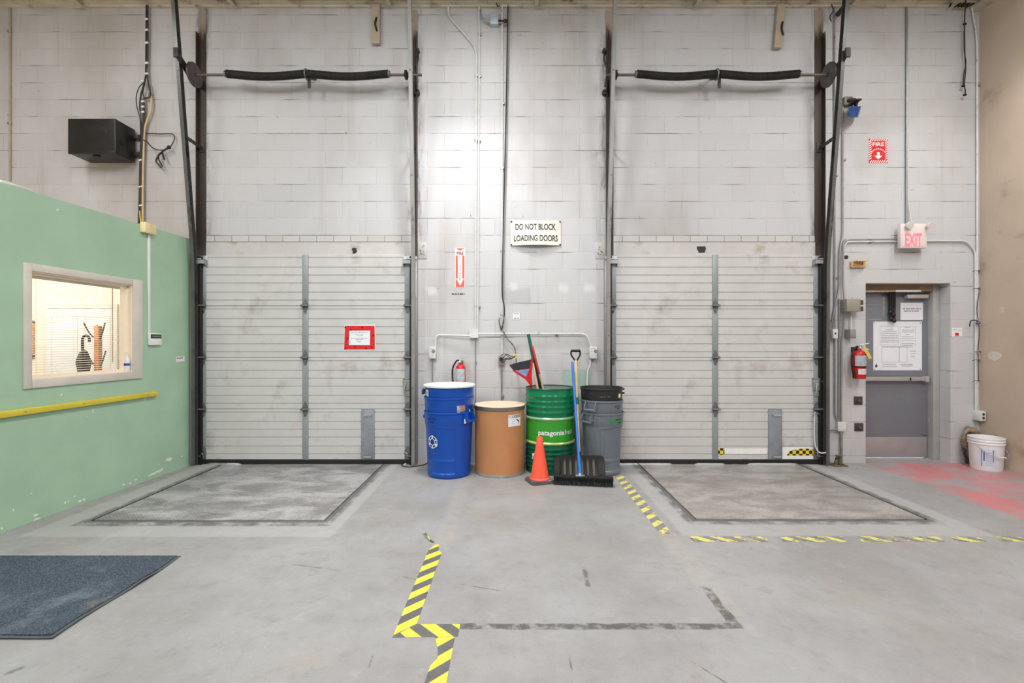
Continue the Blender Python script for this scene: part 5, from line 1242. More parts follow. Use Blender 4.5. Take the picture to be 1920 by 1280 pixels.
# taped cable hank on the door
tc = thing('taped_cable_hank', 'black taped hank of cable hanging on the exit door', 'cable', P(1675, 604, ly-.04))
for k, (dx, dz) in enumerate(((0, 0), (4, 2), (8, -2))):
    MB().tube([P(1669+dx, 545, ly-.06), P(1669+dx, 570, ly-.03), P(1670+dx*.8, 592+dz, ly-.03), P(1674+dx*.3, 602+dz*.5, ly-.03)], .014, 8, 5).build('cable', M_CABLE, tc)
m = MB()
for (px, py) in ((1670, 585), (1676, 590), (1671, 597), (1677, 601)): m.ball(P(px, py, ly-.045), .024, 10, (1, .7, 1.1))
m.build_each('tape_lump', M_CABLE, tc)
# ================================================================ FIRE EXTINGUISHERS
def extinguisher(label, px, pz_top, Y, r, h, tagged, loc_label):
    """cylinder with dome, valve, levers, gauge, hose and paper labels, hung on a wall hook"""
    cx = X(px, Y); zt = Z(pz_top, Y); z0 = zt-h
    root = thing('fire_extinguisher', label, 'fire extinguisher', (cx, Y, z0), 'fire extinguishers')
    MB().lathe([(.001, z0), (r*.92, z0), (r, z0+.012), (r, zt-r*.75), (r*.93, zt-r*.42), (r*.72, zt-r*.15), (r*.4, zt), (.022, zt+.004), (.022, zt+.02), (.001, zt+.02)], (cx, Y, 0), 32).build('cylinder', M_RED, root)
    lab = MB().lathe([(r+.0008, z0+h*.46), (r+.0008, zt-r*.85)], (cx, Y, 0), 24, None, -1.25, 1.1)
    l_ = lab.build('instruction_label', pm('label_silver', (176, 182, 188), .45, .1, var=.16, vs=26), root)
    m = MB()
    for k in range(5): m.grid(-r*.6, r*.5, z0+h*(.50+.065*k), z0+h*(.515+.065*k), -.0016, 6, 1)
    m.wrap(cx, Y, lambda z: r); m.build('print', pm('label_print', (132, 142, 158), .6, var=.3, vs=40), l_)
    if tagged:
        MB().lathe([(r+.0008, z0+h*.16), (r+.0008, z0+h*.36)], (cx, Y, 0), 24, None, -.75, 1.0).build('inspection_label', pm('label_pale', (204, 200, 198), .5, var=.12, vs=30), root)
        MB().lathe([(r+.0025, z0+h*.40), (r+.004, z0+h*.405), (r+.004, z0+h*.44), (r+.0025, z0+h*.445)], (cx, Y, 0), 32).build('strap', M_BLACK, root)
    v = MB().cyl((cx, Y, zt+.015), (cx, Y, zt+.05), .019, .016, 16).box(cx-.018, cx+.03, Y-.012, Y+.012, zt+.035, zt+.058, .004)
    v.build('valve', pm('valve_chrome', (170, 168, 164), .3, .7), root)
    lv = MB().box(0, .11, -.010, .010, -.003, .003, .001)
    a1 = .16; lv.fn(lambda p: (cx+.005+p.x*math.cos(a1)-p.z*math.sin(a1), Y+p.y, zt+.068+p.x*math.sin(a1)+p.z*math.cos(a1))).build('lever', M_WHITE if tagged else M_GALV, root)
    lv = MB().box(0, .10, -.009, .009, -.003, .003, .001); a2 = -.42
    lv.fn(lambda p: (cx+.02+p.x*math.cos(a2)-p.z*math.sin(a2), Y+p.y, zt+.05+p.x*math.sin(a2)+p.z*math.cos(a2))).build('carry_handle', M_WHITE if tagged else M_GALV, root)
    g = MB().cyl((cx-.006, Y-.014, zt+.036), (cx-.006, Y-.030, zt+.036), .013, n=16).build('gauge', M_GALV, root)
    MB().cyl((cx-.006, Y-.0300, zt+.036), (cx-.006, Y-.0306, zt+.036), .010, n=16).build('gauge_face', M_WHITE, g)
    hs = MB().tube([(cx-.016, Y, zt+.045), (cx-.045, Y-.01, zt+.04), (cx-r-.028, Y-.02, zt-.03), (cx-r-.036, Y-.02, zt-.12), (cx-r-.026, Y-.02, zt-.22), (cx-r-.012, Y-.02, zt-.27)], .0095, 10, 6).build('hose', M_BLACK, root)
    MB().cyl((cx-r-.014, Y-.02, zt-.25), (cx-r+.0, Y-.02, zt-.315), .013, .017, 12).build('nozzle', M_BLACK, hs)
    MB().box(cx-.02, cx+.02, Y+r*.6, D, zt-.02, zt+.04, .003).cyl((cx, Y+.01, zt+.028), (cx, D, zt+.03), .006, n=8).build('wall_hook', M_DARK, root)
    if tagged:
        MB().add([P(1618, 650, Y-.05), P(1622, 648, Y-.03), P(1635.5, 671, Y-.05), P(1629, 673, Y-.07), P(1618, 650, Y-.051), P(1622, 648, Y-.031), P(1635.5, 671, Y-.051), P(1629, 673, Y-.071)],
                 [(0, 1, 2, 3), (7, 6, 5, 4), (0, 4, 5, 1), (1, 5, 6, 2), (2, 6, 7, 3), (3, 7, 4, 0)]).build('inspection_tag', pm('tag_yellow', (206, 182, 92), .6, var=.1), root)
    return root
extinguisher('red fire extinguisher on wall behind the stacked blue bins', 863.5, 683, 5.55, .056, .36, False, '')
extinguisher('red fire extinguisher with yellow tag left of the exit door', 1611, 657, 5.55, .066, .325, True, '')

# ================================================================ BINS
def make_bin(name, label, cx, cy, z0, h, rb, rt, mat, hand, panels, group, hands=2):
    """round nesting refuse bin: rolled rim, dished side panels, two moulded handles at angle hand"""
    root = thing(name, label, 'bin', (cx, cy, z0), group)
    def rf(r, z, t):
        zz = (z-z0)/h
        if not (.05 < zz < .80): return r
        d = 0
        for c_ in (panels, panels+pi):
            a = abs((t-c_+pi) % (2*pi)-pi)
            wa = .98; k = min(1, max(0, (wa-a)/.03))
            top = .775-.035*(a/wa)**2
            q = min(1, max(0, (top-zz)/.012))*min(1, max(0, (zz-.07)/.02))
            d = max(d, k*q)
        return r-.010*d
    def rr(t): return rb+(rt-.008-rb)*t
    prof = [(.001, z0), (rb*.90, z0), (rb*.97, z0+.004), (rb, z0+.014)]
    prof += [(rr(t), z0+h*t) for t in [.04, .07, .08, .09, .12]+[.2+.07*i for i in range(7)]+[.66, .70, .73, .75, .76, .765, .77, .775, .78, .785, .80]]
    prof += [(rr(.81)+.003, z0+h*.81), (rr(.9)+.003, z0+h*.9), (rt-.006, z0+h-.024), (rt, z0+h-.020), (rt+.002, z0+h-.010), (rt-.001, z0+h), (rt-.008, z0+h), (rt-.011, z0+h-.01), (rr(.9)-.002, z0+h*.9), (rr(.5)-.0085, z0+h*.5), (rr(.02)-.008, z0+.02), (.001, z0+.02)]
    MB().lathe(prof, (cx, cy, 0), 180, rf).build('bin_body', mat, root, 40)
    for a in (hand, hand+pi)[:hands]:
        ca, sa = math.cos(a), math.sin(a)
        def T(v, ca=ca, sa=sa): return (cx+v.x*ca+v.y*sa, cy+v.x*sa-v.y*ca, v.z)      # local x tangent, y outward
        zr = z0+h
        m = MB().box(-.062, .062, rt+.026, rt+.044, zr-.105, zr-.083, .007, 3)
        for s_ in (-1, 1):
            m.prism([(rt-.008, zr-.012), (rt+.012, zr-.012), (rt+.044, zr-.083), (rt+.044, zr-.105), (rt+.026, zr-.105), (rt-.016, zr-.075)], s_*.062-.006, s_*.062+.006, 'x')
        m.fn(T); m.build('handle', mat, root, 30)
    return root
def stick(mat, parent, name, cx, cy, rz, th0, x0, x1, z0, z1, off=.0015, nx=8):
    m = MB().grid(x0, x1, z0, z1, -off, nx, 1).wrap(cx, cy, rz, th0); return m.build(name, mat, parent)
M_BLUE = pm('bin_blue', (0, 72, 168), .3, var=.06, vs=4, dirt=((26, 74, 164), .62, .8, 6))
M_GREY = pm('bin_grey', (102, 110, 119), .42, var=.06, vs=4, dirt=((128, 134, 140), .62, .78, 6))
M_BKBIN = pm('bin_black', (34, 34, 36), .42, var=.1, vs=5)
bcx, bcy, bh, brb, brt = X(842, 5.197), 5.197, .693, .2276, .268
rB = lambda z0: (lambda z: brb+(brt-.008-brb)*(z-z0)/bh+.003)
th_h = math.radians(58)
b1 = make_bin('recycling_bin', 'blue bin with white recycling arrows at bottom of its stack', bcx, bcy, 0, bh, brb, brt, M_BLUE, th_h, th_h-pi/2, 'stacked blue bins')
b2 = make_bin('recycling_bin', 'middle blue bin of the stack with picture sticker', bcx+.0, bcy, .151, bh, brb, brt, M_BLUE, th_h+.5, th_h+.5-pi/2, 'stacked blue bins', 0)
b3 = make_bin('recycling_bin', 'top blue bin of the stack under a white lid', bcx+.004, bcy, .272, bh, brb, brt, M_BLUE, th_h+.7, th_h+.7-pi/2, 'stacked blue bins', 0)
# recycling arrows: three outlined bands folded at the corners
m = MB(); RS = .066
def outline(mb, pts, t=.0055):
    for i in range(len(pts)):
        a, c_ = Vector((pts[i][0], 0, pts[i][1])), Vector((pts[(i+1) % len(pts)][0], 0, pts[(i+1) % len(pts)][1]))
        d = (c_-a).normalized(); n_ = Vector((-d.z, 0, d.x))*t*.5; e_ = d*t*.5
        k = 3
        vs = []
        for j in range(k+1):
            p = a-e_+(c_-a+2*e_)*j/k; vs += [p-n_, p+n_]
        mb.add(vs, [(2*j, 2*j+2, 2*j+3, 2*j+1) for j in range(k)])
for k in range(6):
    a0 = pi/2+k*pi/3; g0, g1 = a0+.10, a0+pi/3-.10; sk = .10 if k % 2 == 0 else -.10
    outline(m, [(.036*math.cos(g0+sk), .036*math.sin(g0+sk)), (.066*math.cos(g0), .066*math.sin(g0)), (.066*math.cos(g1), .066*math.sin(g1)), (.036*math.cos(g1+sk), .036*math.sin(g1+sk))], .0075)
    if k % 2 == 0:
        c0 = (.051*math.cos(a0), .051*math.sin(a0)); d0 = (math.sin(a0), -math.cos(a0)); u0 = (math.cos(a0), math.sin(a0))
        m.add([(c0[0]+u0[0]*.024-d0[0]*.004, 0, c0[1]+u0[1]*.024-d0[1]*.004), (c0[0]-u0[0]*.022-d0[0]*.004, 0, c0[1]-u0[1]*.022-d0[1]*.004), (c0[0]+d0[0]*.014, 0, c0[1]+d0[1]*.014)], [(0, 1, 2)])
zc = Z(829.5, 4.97)
m.fn(lambda v: (v.x, .0020, v.z+zc)).wrap(bcx, bcy, lambda z: rB(0)(z)-.0005, -math.radians(37)); m.build('recycling_symbol', M_WHITE, b1)
z_ = Z(786.5, 4.95)
m = MB().text('BRUTE', 0, -.0008, z_, .115, .020, .012); words(m, -.03, .03, z_-.024, .007, -.0008, 3); words(m, -.028, .025, z_-.036, .006, -.0008, 5)
m.wrap(bcx, bcy, rB(0), -math.radians(36)); m.build('lettering', pm('bin_mark_dark', (8, 24, 66), .5, var=.05), b1)
c_ = math.radians(44)
stick(M_WHITE, b1, 'handle_tag', bcx, bcy, lambda z: brt+.0, c_, -.014, .014, .575, .625, .012, 3)
stick(pm('picture_sticker', (150, 156, 176), .5, var=.45, vs=26, dirt=((186, 120, 104), .5, .6, 18)), b2, 'picture_sticker', bcx, bcy, rB(.151), 0, .115, .215, .70, .765)
words(MB(), .12, .15, .694, .006, -.0015, 4).wrap(bcx, bcy, rB(.151), 0).build('sticker_caption', M_WHITE, b2)
stick(M_PAPER, b2, 'white_label', bcx, bcy, rB(.151), 0, .275, .30, .66, .71)
stick(pm('torn_sticker', (172, 184, 196), .5, var=.35, vs=40), b3, 'torn_sticker', bcx, bcy, rB(.272), 0, -.285, -.215, .855, .925)
stick(M_PAPER, b3, 'white_label', bcx, bcy, rB(.272), 0, .27, .31, .86, .91)
MB().box(bcx-.283, bcx-.255, bcy-.09, bcy-.02, .865, .925, .012).build('side_grip', pm('grip_slate', (40, 60, 84), .5, var=.2), b3)
lid = tag(MB().lathe([(.001, .978), (.20, .976), (.262, .972), (.276, .969), (.279, .960), (.277, .948), (.271, .948), (.271, .962), (.001, .9665)], (bcx+.004, bcy, 0), 64).build('bin_lid', pm('lid_white', (222, 222, 222), .5, var=.03, vs=6)), 'round white plastic lid lying on the top blue bin', 'lid')

# ---------------- fibre drum
dcx, dcy, dr = X(937, 5.289), 5.289, .272
fd = thing('fibre_drum', 'brown fibre drum with lid and steel clamp ring', 'drum', (dcx, dcy, 0))
MB().lathe([(.001, .012), (dr-.002, .012), (dr-.001, .70), (.001, .70)], (dcx, dcy, 0), 72).build('drum_body', pm('fibre_brown', (184, 128, 84), .5, var=.08, vs=3, dirt=((150, 98, 58), .58, .76, 3)), fd)
MB().lathe([(dr-.02, 0), (dr+.002, 0), (dr+.004, .006), (dr+.001, .028), (dr-.001, .028), (dr-.001, .0)], (dcx, dcy, 0), 72).build('bottom_chime', M_GALV, fd)
MB().lathe([(dr-.002, .695), (dr+.005, .70), (dr+.007, .715), (dr+.005, .732), (dr-.002, .734)], (dcx, dcy, 0), 72).build('clamp_ring', pm('ring_steel', (132, 130, 124), .35, .7, var=.08), fd)
MB().lathe([(dr+.004, .734), (dr+.0075, .738), (dr+.006, .744), (dr-.012, .746), (dr-.022, .742), (.001, .742), (.001, .734)], (dcx, dcy, 0), 72).build('lid', pm('lid_cream', (222, 200, 174), .55, var=.05, vs=3), fd)
MB().box(dcx-dr-.016, dcx-dr+.02, dcy-.06, dcy-.02, .70, .735, .004).build('ring_latch', M_HARD, fd)
lz0, lz1 = .535, .645
lb = stick(M_PAPER, fd, 'drum_label', dcx, dcy, lambda z: dr, 0, .098, .262, lz0, lz1+.012)
stick(pm('label_green', (22, 104, 66), .5, var=.05), lb, 'green_band', dcx, dcy, lambda z: dr, 0, .104, .258, lz1-.018, lz1+.005, .0025)
m = MB(); words(m, .108, .17, lz1-.007, .013, -.0034, 5); words(m, .18, .25, lz1-.006, .008, -.0034, 6); m.wrap(dcx, dcy, lambda z: dr); m.build('band_print', M_WHITE, lb)
m = MB(); words(m, .115, .19, lz1-.036, .004, -.0025, 7); words(m, .14, .17, lz1-.056, .004, -.0025, 8); words(m, .13, .165, lz1-.082, .004, -.0025, 9); m.wrap(dcx, dcy, lambda z: dr); m.build('print', M_INKG, lb)
MB().prism([(.196, lz1-.038), (.206, lz1-.034), (.240, lz1-.056), (.238, lz1-.085), (.232, lz1-.085), (.230, lz1-.066)], -.0026, -.0025).wrap(dcx, dcy, lambda z: dr).build('bottle_drawing', pm('label_dark_green', (20, 56, 40), .5, var=.05), lb)

# ---------------- green steel drum
gx, gy, gr, gh = X(1031, 5.378), 5.378, .268, .922
gd = thing('steel_drum', 'green steel drum with white lettering, open top full of broom handles', 'drum', (gx, gy, 0))
M_GD = pm('drum_green', (0, 112, 72), .22, var=.06, vs=3)
M_GD2 = pm('drum_dark_green', (4, 92, 66), .24, var=.06, vs=3)
M_GL = pm('drum_light_green', (52, 152, 44), .24, var=.06, vs=3)
H1, H2 = .598, .334
def corr(zs, z_a, z_b):
    out = []
    for z in zs: out += [(gr, z-.016), (gr+.006, z-.007), (gr+.006, z+.005), (gr, z+.014)]
    return [(gr, z_a)]+out+[(gr, z_b)]
MB().lathe(corr([.665, .722, .779, .836], H1+.016, gh-.006)+[(gr-.002, gh-.006), (gr-.002, H1+.02), (gr, H1+.016)], (gx, gy, 0), 96).build('upper_body', M_GD, gd)
MB().lathe([(gr, H2+.016), (gr+.001, (H1+H2)/2), (gr, H1-.016), (gr-.002, H1-.016), (gr-.002, H2+.016), (gr, H2+.016)], (gx, gy, 0), 96).build('middle_band', M_GL, gd)
MB().lathe([(.001, .02), (gr-.002, .02), (gr-.002, 0)]+corr([.07, .12, .17, .22, .27], .0, H2-.016)+[(gr-.002, H2-.016), (gr-.002, .03), (.001, .03)], (gx, gy, 0), 96).build('lower_body', M_GD2, gd)
for (z, mat, nm) in ((H1, pm('hoop_pale', (150, 190, 150), .25, .2, var=.1), 'rolling_hoop'), (H2, pm('hoop_yellow', (176, 200, 120), .25, .2, var=.1), 'rolling_hoop')):
    MB().lathe([(gr-.002, z-.018), (gr, z-.016), (gr+.010, z-.006), (gr+.011, z+.002), (gr+.004, z+.012), (gr, z+.016), (gr-.002, z+.018)], (gx, gy, 0), 96).build(nm, mat, gd)
MB().lathe([(gr-.004, gh-.012), (gr+.005, gh-.010), (gr+.006, gh-.002), (gr+.002, gh+.002), (gr-.005, gh), (gr-.004, gh-.012)], (gx, gy, 0), 96).build('rim', pm('rim_olive', (60, 100, 70), .3, .3, var=.15, vs=12), gd)
MB().lathe([(gr-.003, gh-.01), (gr-.004, .04), (.001, .035)], (gx, gy, 0), 64).build('inner_lining', pm('lining_grey', (150, 158, 164), .4, .2, var=.05), gd)
zt = Z(813, 5.12)
m = MB().text('patagonia', -.004, -.001, zt, .292, .068, .024); m.wrap(gx, gy, lambda z: gr+.001, 0); m.build('lettering', M_WHITE, gd)
m = MB().text('fresh', .209, -.001, zt+.012, .122, .052, .0); m.wrap(gx, gy, lambda z: gr+.001, 0); m.build('lettering', M_WHITE, gd)
# leafy ring emblem on the lower body
m = MB(); er = .036
for i in range(28):
    a, b_ = 2*pi*i/28, 2*pi*(i+1)/28
    w1 = .007+.005*math.sin(a*3); w2 = .007+.005*math.sin(b_*3)
    m.add([((er-w1)*math.cos(a), 0, (er-w1)*math.sin(a)), ((er+w1)*math.cos(a), 0, (er+w1)*math.sin(a)), ((er+w2)*math.cos(b_), 0, (er+w2)*math.sin(b_)), ((er-w2)*math.cos(b_), 0, (er-w2)*math.sin(b_))], [(0, 1, 2, 3)])
for (a, l_) in ((1.2, .05), (1.6, .03), (2.6, .03), (3.6, .03), (4.4, .035), (0.3, .03), (5.4, .03)):
    c_, s_ = math.cos(a), math.sin(a); m.add([(er*c_, 0, er*s_), (er*c_-s_*.012+c_*l_*.5, 0, er*s_+c_*.012+s_*l_*.5), ((er+l_*.7)*c_, 0, (er+l_*.7)*s_), (er*c_+s_*.008+c_*l_*.4, 0, er*s_-c_*.008+s_*l_*.4)], [(0, 1, 2, 3)])
m.fn(lambda v: (v.x-.186, -.0075, v.z+Z(857, 5.14))).wrap(gx, gy, lambda z: gr, 0); m.build('emblem', M_WHITE, gd)

# ---------------- what stands in the green drum
def pole(mb, p0, p1, r): return mb.cyl(p0, p1, r, n=12)
YB = 5.34
def dv(px, py, Y): return P(px, py, Y)
# angle broom, head up
ab = thing('angle_broom', 'upturned red and black broom standing in the green drum', 'broom', (gx-.05, gy, .04))
hp0, hp1 = Vector((gx-.01, gy+.05, .05)), dv(992.5, 712, 5.29)
pole(MB(), hp0, hp1, .012).build('handle', M_RED, ab)
Yh = 5.28
MB().prism([(X(994, Yh), Z(722, Yh)), (X(998.5, Yh), Z(722, Yh)), (X(997, Yh), Z(705, Yh)), (X(999, Yh), Z(672, Yh)), (X(995.5, Yh), Z(671, Yh)), (X(993.5, Yh), Z(690, Yh)), (X(964, Yh), Z(694, Yh)), (X(961, Yh), Z(693, Yh)), (X(964, Yh), Z(697, Yh)), (X(985, Yh), Z(711, Yh))], Yh-.022, Yh+.022).build('head_cap', M_RED, ab)
MB().prism([(X(966.5, Yh), Z(694.5, Yh)), (X(992, Yh), Z(691.5, Yh)), (X(987, Yh), Z(706, Yh))], Yh-.0235, Yh-.0222).build('head_label', pm('broom_label', (120, 146, 200), .5, var=.3, vs=30), ab)
m = MB(); rb_ = random.Random(4)
for k in range(620):
    t = rb_.random(); j = (rb_.random()-.5)
    b0 = Vector((X(963+32*t, Yh), Yh+j*.03, Z(694.5-4*t, Yh)))
    tip = Vector((X(955.5+39.5*t, Yh), Yh+j*.055, Z(684-10.5*t**.8, Yh)-.01*rb_.random()))
    m.cyl(b0, tip, .0024, .0016, 4)
tag(m.build('bristles', pm('broom_bristle', (58, 62, 68), .6, var=.3, vs=30), ab), kind=None)
# green handled pole and red handled pole, two wooden sticks, black and blue poles
def stickthing(name, label, px0, py0, Y0, bottom, segs, r):
    """segs: [(fraction from top, part name, material)]"""
    top = dv(px0, py0, Y0); bot = Vector(bottom)
    root = thing(name, label, 'tool handle', bottom, 'tool handles in the green drum')
    f0 = 0
    for (f1, nm, mat, rr) in segs:
        a = top+(bot-top)*f0; b_ = top+(bot-top)*f1; pole(MB(), a, b_, rr).build(nm, mat, root); f0 = f1
    return root
M_GRIP = pm('grip_green', (30, 96, 78), .5, var=.1)
def bot(dx, dy): return (gx+dx, gy+dy, .045)
st1 = stickthing('broom_handle', 'stick with thick dark green grip, tallest in the green drum', 990.5, 626, 5.44, bot(.06, .10), [(.33, 'grip', M_GRIP, .019), (1, 'pole', M_WOOD, .012)], .012)
st2 = stickthing('broom_handle', 'wooden stick with red upper end in the green drum', 998, 648, 5.42, bot(.14, .06), [(.24, 'painted_end', pm('end_red', (204, 60, 60), .4, var=.06), .013), (1, 'pole', M_WOOD, .0125)], .012)
st3 = stickthing('broom_handle', 'black pole leaning in the green drum beside wooden ones', 1000.5, 672, 5.36, bot(.12, -.05), [(1, 'pole', M_CABLE, .010)], .010)
st4 = stickthing('broom_handle', 'blue pole leaning in the green drum', 1006, 697, 5.40, bot(.10, .13), [(1, 'pole', pm('pole_blue', (50, 62, 150), .4, var=.1), .013)], .013)
st5 = stickthing('broom_handle', 'short pale wooden stick near the front of the green drum', 999, 680, 5.27, bot(.02, -.10), [(1, 'pole', M_WOOD, .012)], .012)

# ---------------- traffic cone
cx_, cy_ = .283, 4.907
tc_ = thing('traffic_cone', 'orange traffic cone on a grey rubber base', 'traffic cone', (cx_, cy_, 0))
M_CONE = pm('cone_orange', (246, 92, 66), .5, var=.04, vs=5)
poly = []
hw = .128
for (sx_, sy_) in ((1, 1), (-1, 1), (-1, -1), (1, -1)):
    for k in range(5):
        a0 = {(1, 1): 0, (-1, 1): pi/2, (-1, -1): pi, (1, -1): 1.5*pi}[(sx_, sy_)]; a = a0+pi/2*k/4
        poly.append((sx_*(hw-.05)+.05*math.cos(a), sy_*(hw-.05)+.05*math.sin(a)))
ra = .32
poly = [(cx_+x*math.cos(ra)-y*math.sin(ra), cy_+x*math.sin(ra)+y*math.cos(ra)) for x, y in poly]
mb = MB().prism(poly, .0, .020, 'z')
mb.prism([(cx_+(x-cx_)*.93, cy_+(y-cy_)*.93) for x, y in poly], .020, .030, 'z')
mb.build('cone_base', pm('cone_rubber', (86, 84, 84), .7, var=.2, vs=9, dirt=((190, 150, 140), .60, .7, 14)), tc_)
MB().lathe([(.100, .029), (.104, .034), (.099, .044), (.093, .05), (.032, .418), (.034, .421), (.031, .426), (.029, .452), (.026, .457), (.021, .457), (.021, .43), (.001, .42)], (cx_, cy_, 0), 40).build('cone_body', M_CONE, tc_)

# ---------------- push broom
p_l, p_r = Vector((.418, 4.826, 0)), Vector((1.0, 4.735, 0))
pbm = thing('push_broom', 'black push broom with blue handle lying before the shovel', 'broom', ((p_l.x+p_r.x)/2, (p_l.y+p_r.y)/2, 0))
ax = (p_r-p_l); L_ = ax.length; ax.normalize(); nx_ = Vector((ax.y, -ax.x, 0))           # nx_ points to the camera
def PB(u, v, z): return p_l+ax*u+nx_*v+Vector((0, 0, z))
m = MB().box(0, L_, -.030, .028, .055, .092, .006); m.fn(lambda v: PB(v.x, v.y, v.z)).build('broom_block', M_BLACK, pbm)
m = MB(); rb_ = random.Random(8)
for k in range(1500):
    u = .004+rb_.random()*(L_-.008); v = -.022+.046*rb_.random(); sp_ = (v+.0)*.7+.008*(rb_.random()-.5)
    b0 = PB(u, v, .058); t0 = PB(u+.010*(rb_.random()-.5), v+sp_+.004, .002+.006*rb_.random()); m.cyl(b0, t0, .0022, .0014, 4)
for k in range(520):
    u = .004+rb_.random()*(L_-.008); b0 = PB(u, .024, .060+.026*rb_.random()); t0 = b0+nx_*(.022+.014*rb_.random())+Vector((.006*(rb_.random()-.5), 0, .014*(rb_.random()-.6))); m.cyl(b0, t0, .0020, .0012, 4)
m.build('bristles', pm('push_bristle', (30, 31, 33), .6, var=.4, vs=40), pbm)
hb0 = PB(.264, -.005, .088); hb1 = P(1073, 679, 5.30)
M_BLUEH = pm('handle_blue', (8, 104, 190), .35, var=.06)
pole(MB(), hb0+(hb1-hb0)*.03, hb1, .0135).build('handle', M_BLUEH, pbm)
pole(MB(), hb0+(hb1-hb0)*.02, hb0+(hb1-hb0)*.17, .0185).build('ferrule', M_BLUEH, pbm)
m = MB().cyl(hb0+Vector((0, 0, -.012)), hb0+(hb1-hb0)*.045, .022, .017, 14).box(hb0.x-.045, hb0.x+.045, hb0.y-.02, hb0.y+.02, .088, .096, .003)
m.build('socket', M_GALV, pbm)

# ---------------- snow shovel
sv = thing('snow_shovel', 'black ribbed snow shovel with wooden shaft and D grip', 'shovel', (.697, 4.95, 0))
sx0, sx1 = .435, .958; nxs, nzs = 66, 12
vs = []; fs = []
for lay in (0, 1):
    for j in range(nzs+1):
        for i in range(nxs+1):
            u = i/nxs; v = j/nzs
            x = sx0+(sx1-sx0)*u; z = .006+.240*v
            rnd = .045
            # rounded top corners
            ed = min(u, 1-u)*(sx1-sx0); tv = (1-v)*.240
            if ed < rnd and tv < rnd:
                dx_, dz_ = rnd-ed, rnd-tv; rr_ = math.hypot(dx_, dz_)
                mx_ = max(dx_, dz_)
                if rr_ > 1e-6:
                    k = mx_/rr_
                    x += (dx_-dx_*k)*(1 if u < .5 else -1); z -= (dz_-dz_*k)
            rib = 0.5-.5*math.cos(2*pi*max(0, min(1, (u-.10)/.80))*7)
            y = 4.93+.035*math.sin(pi*v*.5)**2+.03*v-.030*(abs(u-.5)*2)**3*(1-.3*v)+.012*rib*(1 if .1 < u < .9 else 0)*math.sin(pi*min(1, max(0, v*1.15)))
            vs.append((x, y+(.004 if lay else 0), z))
n = (nxs+1)*(nzs+1)
for j in range(nzs):
    for i in range(nxs):
        a = j*(nxs+1)+i; q = (a, a+1, a+nxs+2, a+nxs+1); fs.append(q); fs.append(tuple(k+n for k in q[::-1]))
for i in range(nxs):
    fs.append((i+1, i, n+i, n+i+1)); a = nzs*(nxs+1)+i; fs.append((a, a+1, n+a+1, n+a))
for j in range(nzs):
    a = j*(nxs+1); fs.append((a, a+nxs+1, n+a+nxs+1, n+a)); a += nxs; fs.append((a+nxs+1, a, n+a, n+a+nxs+1))
def mat_shovel():
    m_, nt, b_ = newmat('shovel_black')
    co = nd(nt, 'ShaderNodeNewGeometry').outputs['Position']; s = nd(nt, 'ShaderNodeSeparateXYZ', {0: co})
    u = mt(nt, 'DIVIDE', mt(nt, 'SUBTRACT', s.outputs[0], sx0), sx1-sx0)
    ph = mt(nt, 'COSINE', mt(nt, 'MULTIPLY', mt(nt, 'SUBTRACT', u, .10), 2*pi*7/.8))
    f = mt(nt, 'MULTIPLY', ss(nt, ph, .1, .6), mt(nt, 'MULTIPLY', mt(nt, 'SUBTRACT', ss(nt, u, .12, .2), ss(nt, u, .84, .9)), mt(nt, 'SUBTRACT', ss(nt, s.outputs[2], .02, .05), ss(nt, s.outputs[2], .16, .22))))
    c = mixc(nt, mt(nt, 'MULTIPLY', f, .75), lin((20, 20, 20)), lin((104, 98, 90)))
    nt.links.new(c, b_.inputs['Base Color']); b_.inputs['Roughness'].default_value = .5; return m_
bl = MB().add(vs, fs).build('blade', mat_shovel(), sv)
MB().box(sx0, sx1, 4.893, 4.902, 0, .014, .002).build('wear_strip', M_GALV, sv)
s0_ = Vector((.697, 4.985, .17)); s1_ = P(1079.5, 676, 5.40)
pole(MB(), s0_, s1_, .0165).build('shaft', M_WOOD, sv)
pole(MB(), s0_+(s1_-s0_)*-.06, s0_+(s1_-s0_)*.10, .022).build('blade_socket', M_BLACK, sv)
pole(MB(), s0_+(s1_-s0_)*.55, s0_+(s1_-s0_)*.62, .0172).build('green_band', M_GRIP, sv)
Yg = 5.405
m = MB().cyl(P(1080, 686, 5.395), P(1079.8, 676, Yg), .020, .015, 12)
for s_ in (-1, 1):
    m.tube([P(1079.8, 679, Yg), P(1079.8+s_*3.5, 673, Yg), P(1079.4+s_*8.2, 665, Yg), P(1079.2+s_*8.3, 658, Yg)], .0095, 8, 5)
g_ = m.cyl(P(1070.5, 657.5, Yg), P(1088, 657.5, Yg), .0155, n=14).build('d_grip', M_BLACK, sv)

# ---------------- grey bins and the black one
kx, ky, kh, krb, krt = X(1129.5, 5.27), 5.275, .668, .193, .232
g1 = make_bin('trash_bin', 'grey bin with green tape label at bottom of its stack', kx, ky, 0, kh, krb, krt, M_GREY, -math.radians(52), math.radians(38), 'stacked grey and black bins', 1)
g2 = make_bin('trash_bin', 'middle grey bin of the stack under the black one', kx-.004, ky, .131, kh, krb, krt-.002, M_GREY, -math.radians(40), math.radians(50), 'stacked grey and black bins', 1)
g3 = make_bin('trash_bin', 'black bin on top of the two grey bins', kx-.010, ky, .263, kh, krb, krt, M_BKBIN, -math.radians(75), math.radians(15), 'stacked grey and black bins', 0)
rK = lambda z0: (lambda z: krb+(krt-.008-krb)*(z-z0)/kh+.003)
stick(pm('tape_green', (38, 132, 72), .5, var=.06), g1, 'green_tape', kx, ky, rK(0), 0, .035, .225, .572, .602, .0015, 10)
m = MB().text('BRUTE', .155, -.0026, .600, .085, .018, .012); words(m, .15, .19, .567, .012, -.0026, 4); m.wrap(kx, ky, rK(0)); m.build('lettering', pm('bin_mark_black', (22, 34, 34), .5, var=.05), g1)
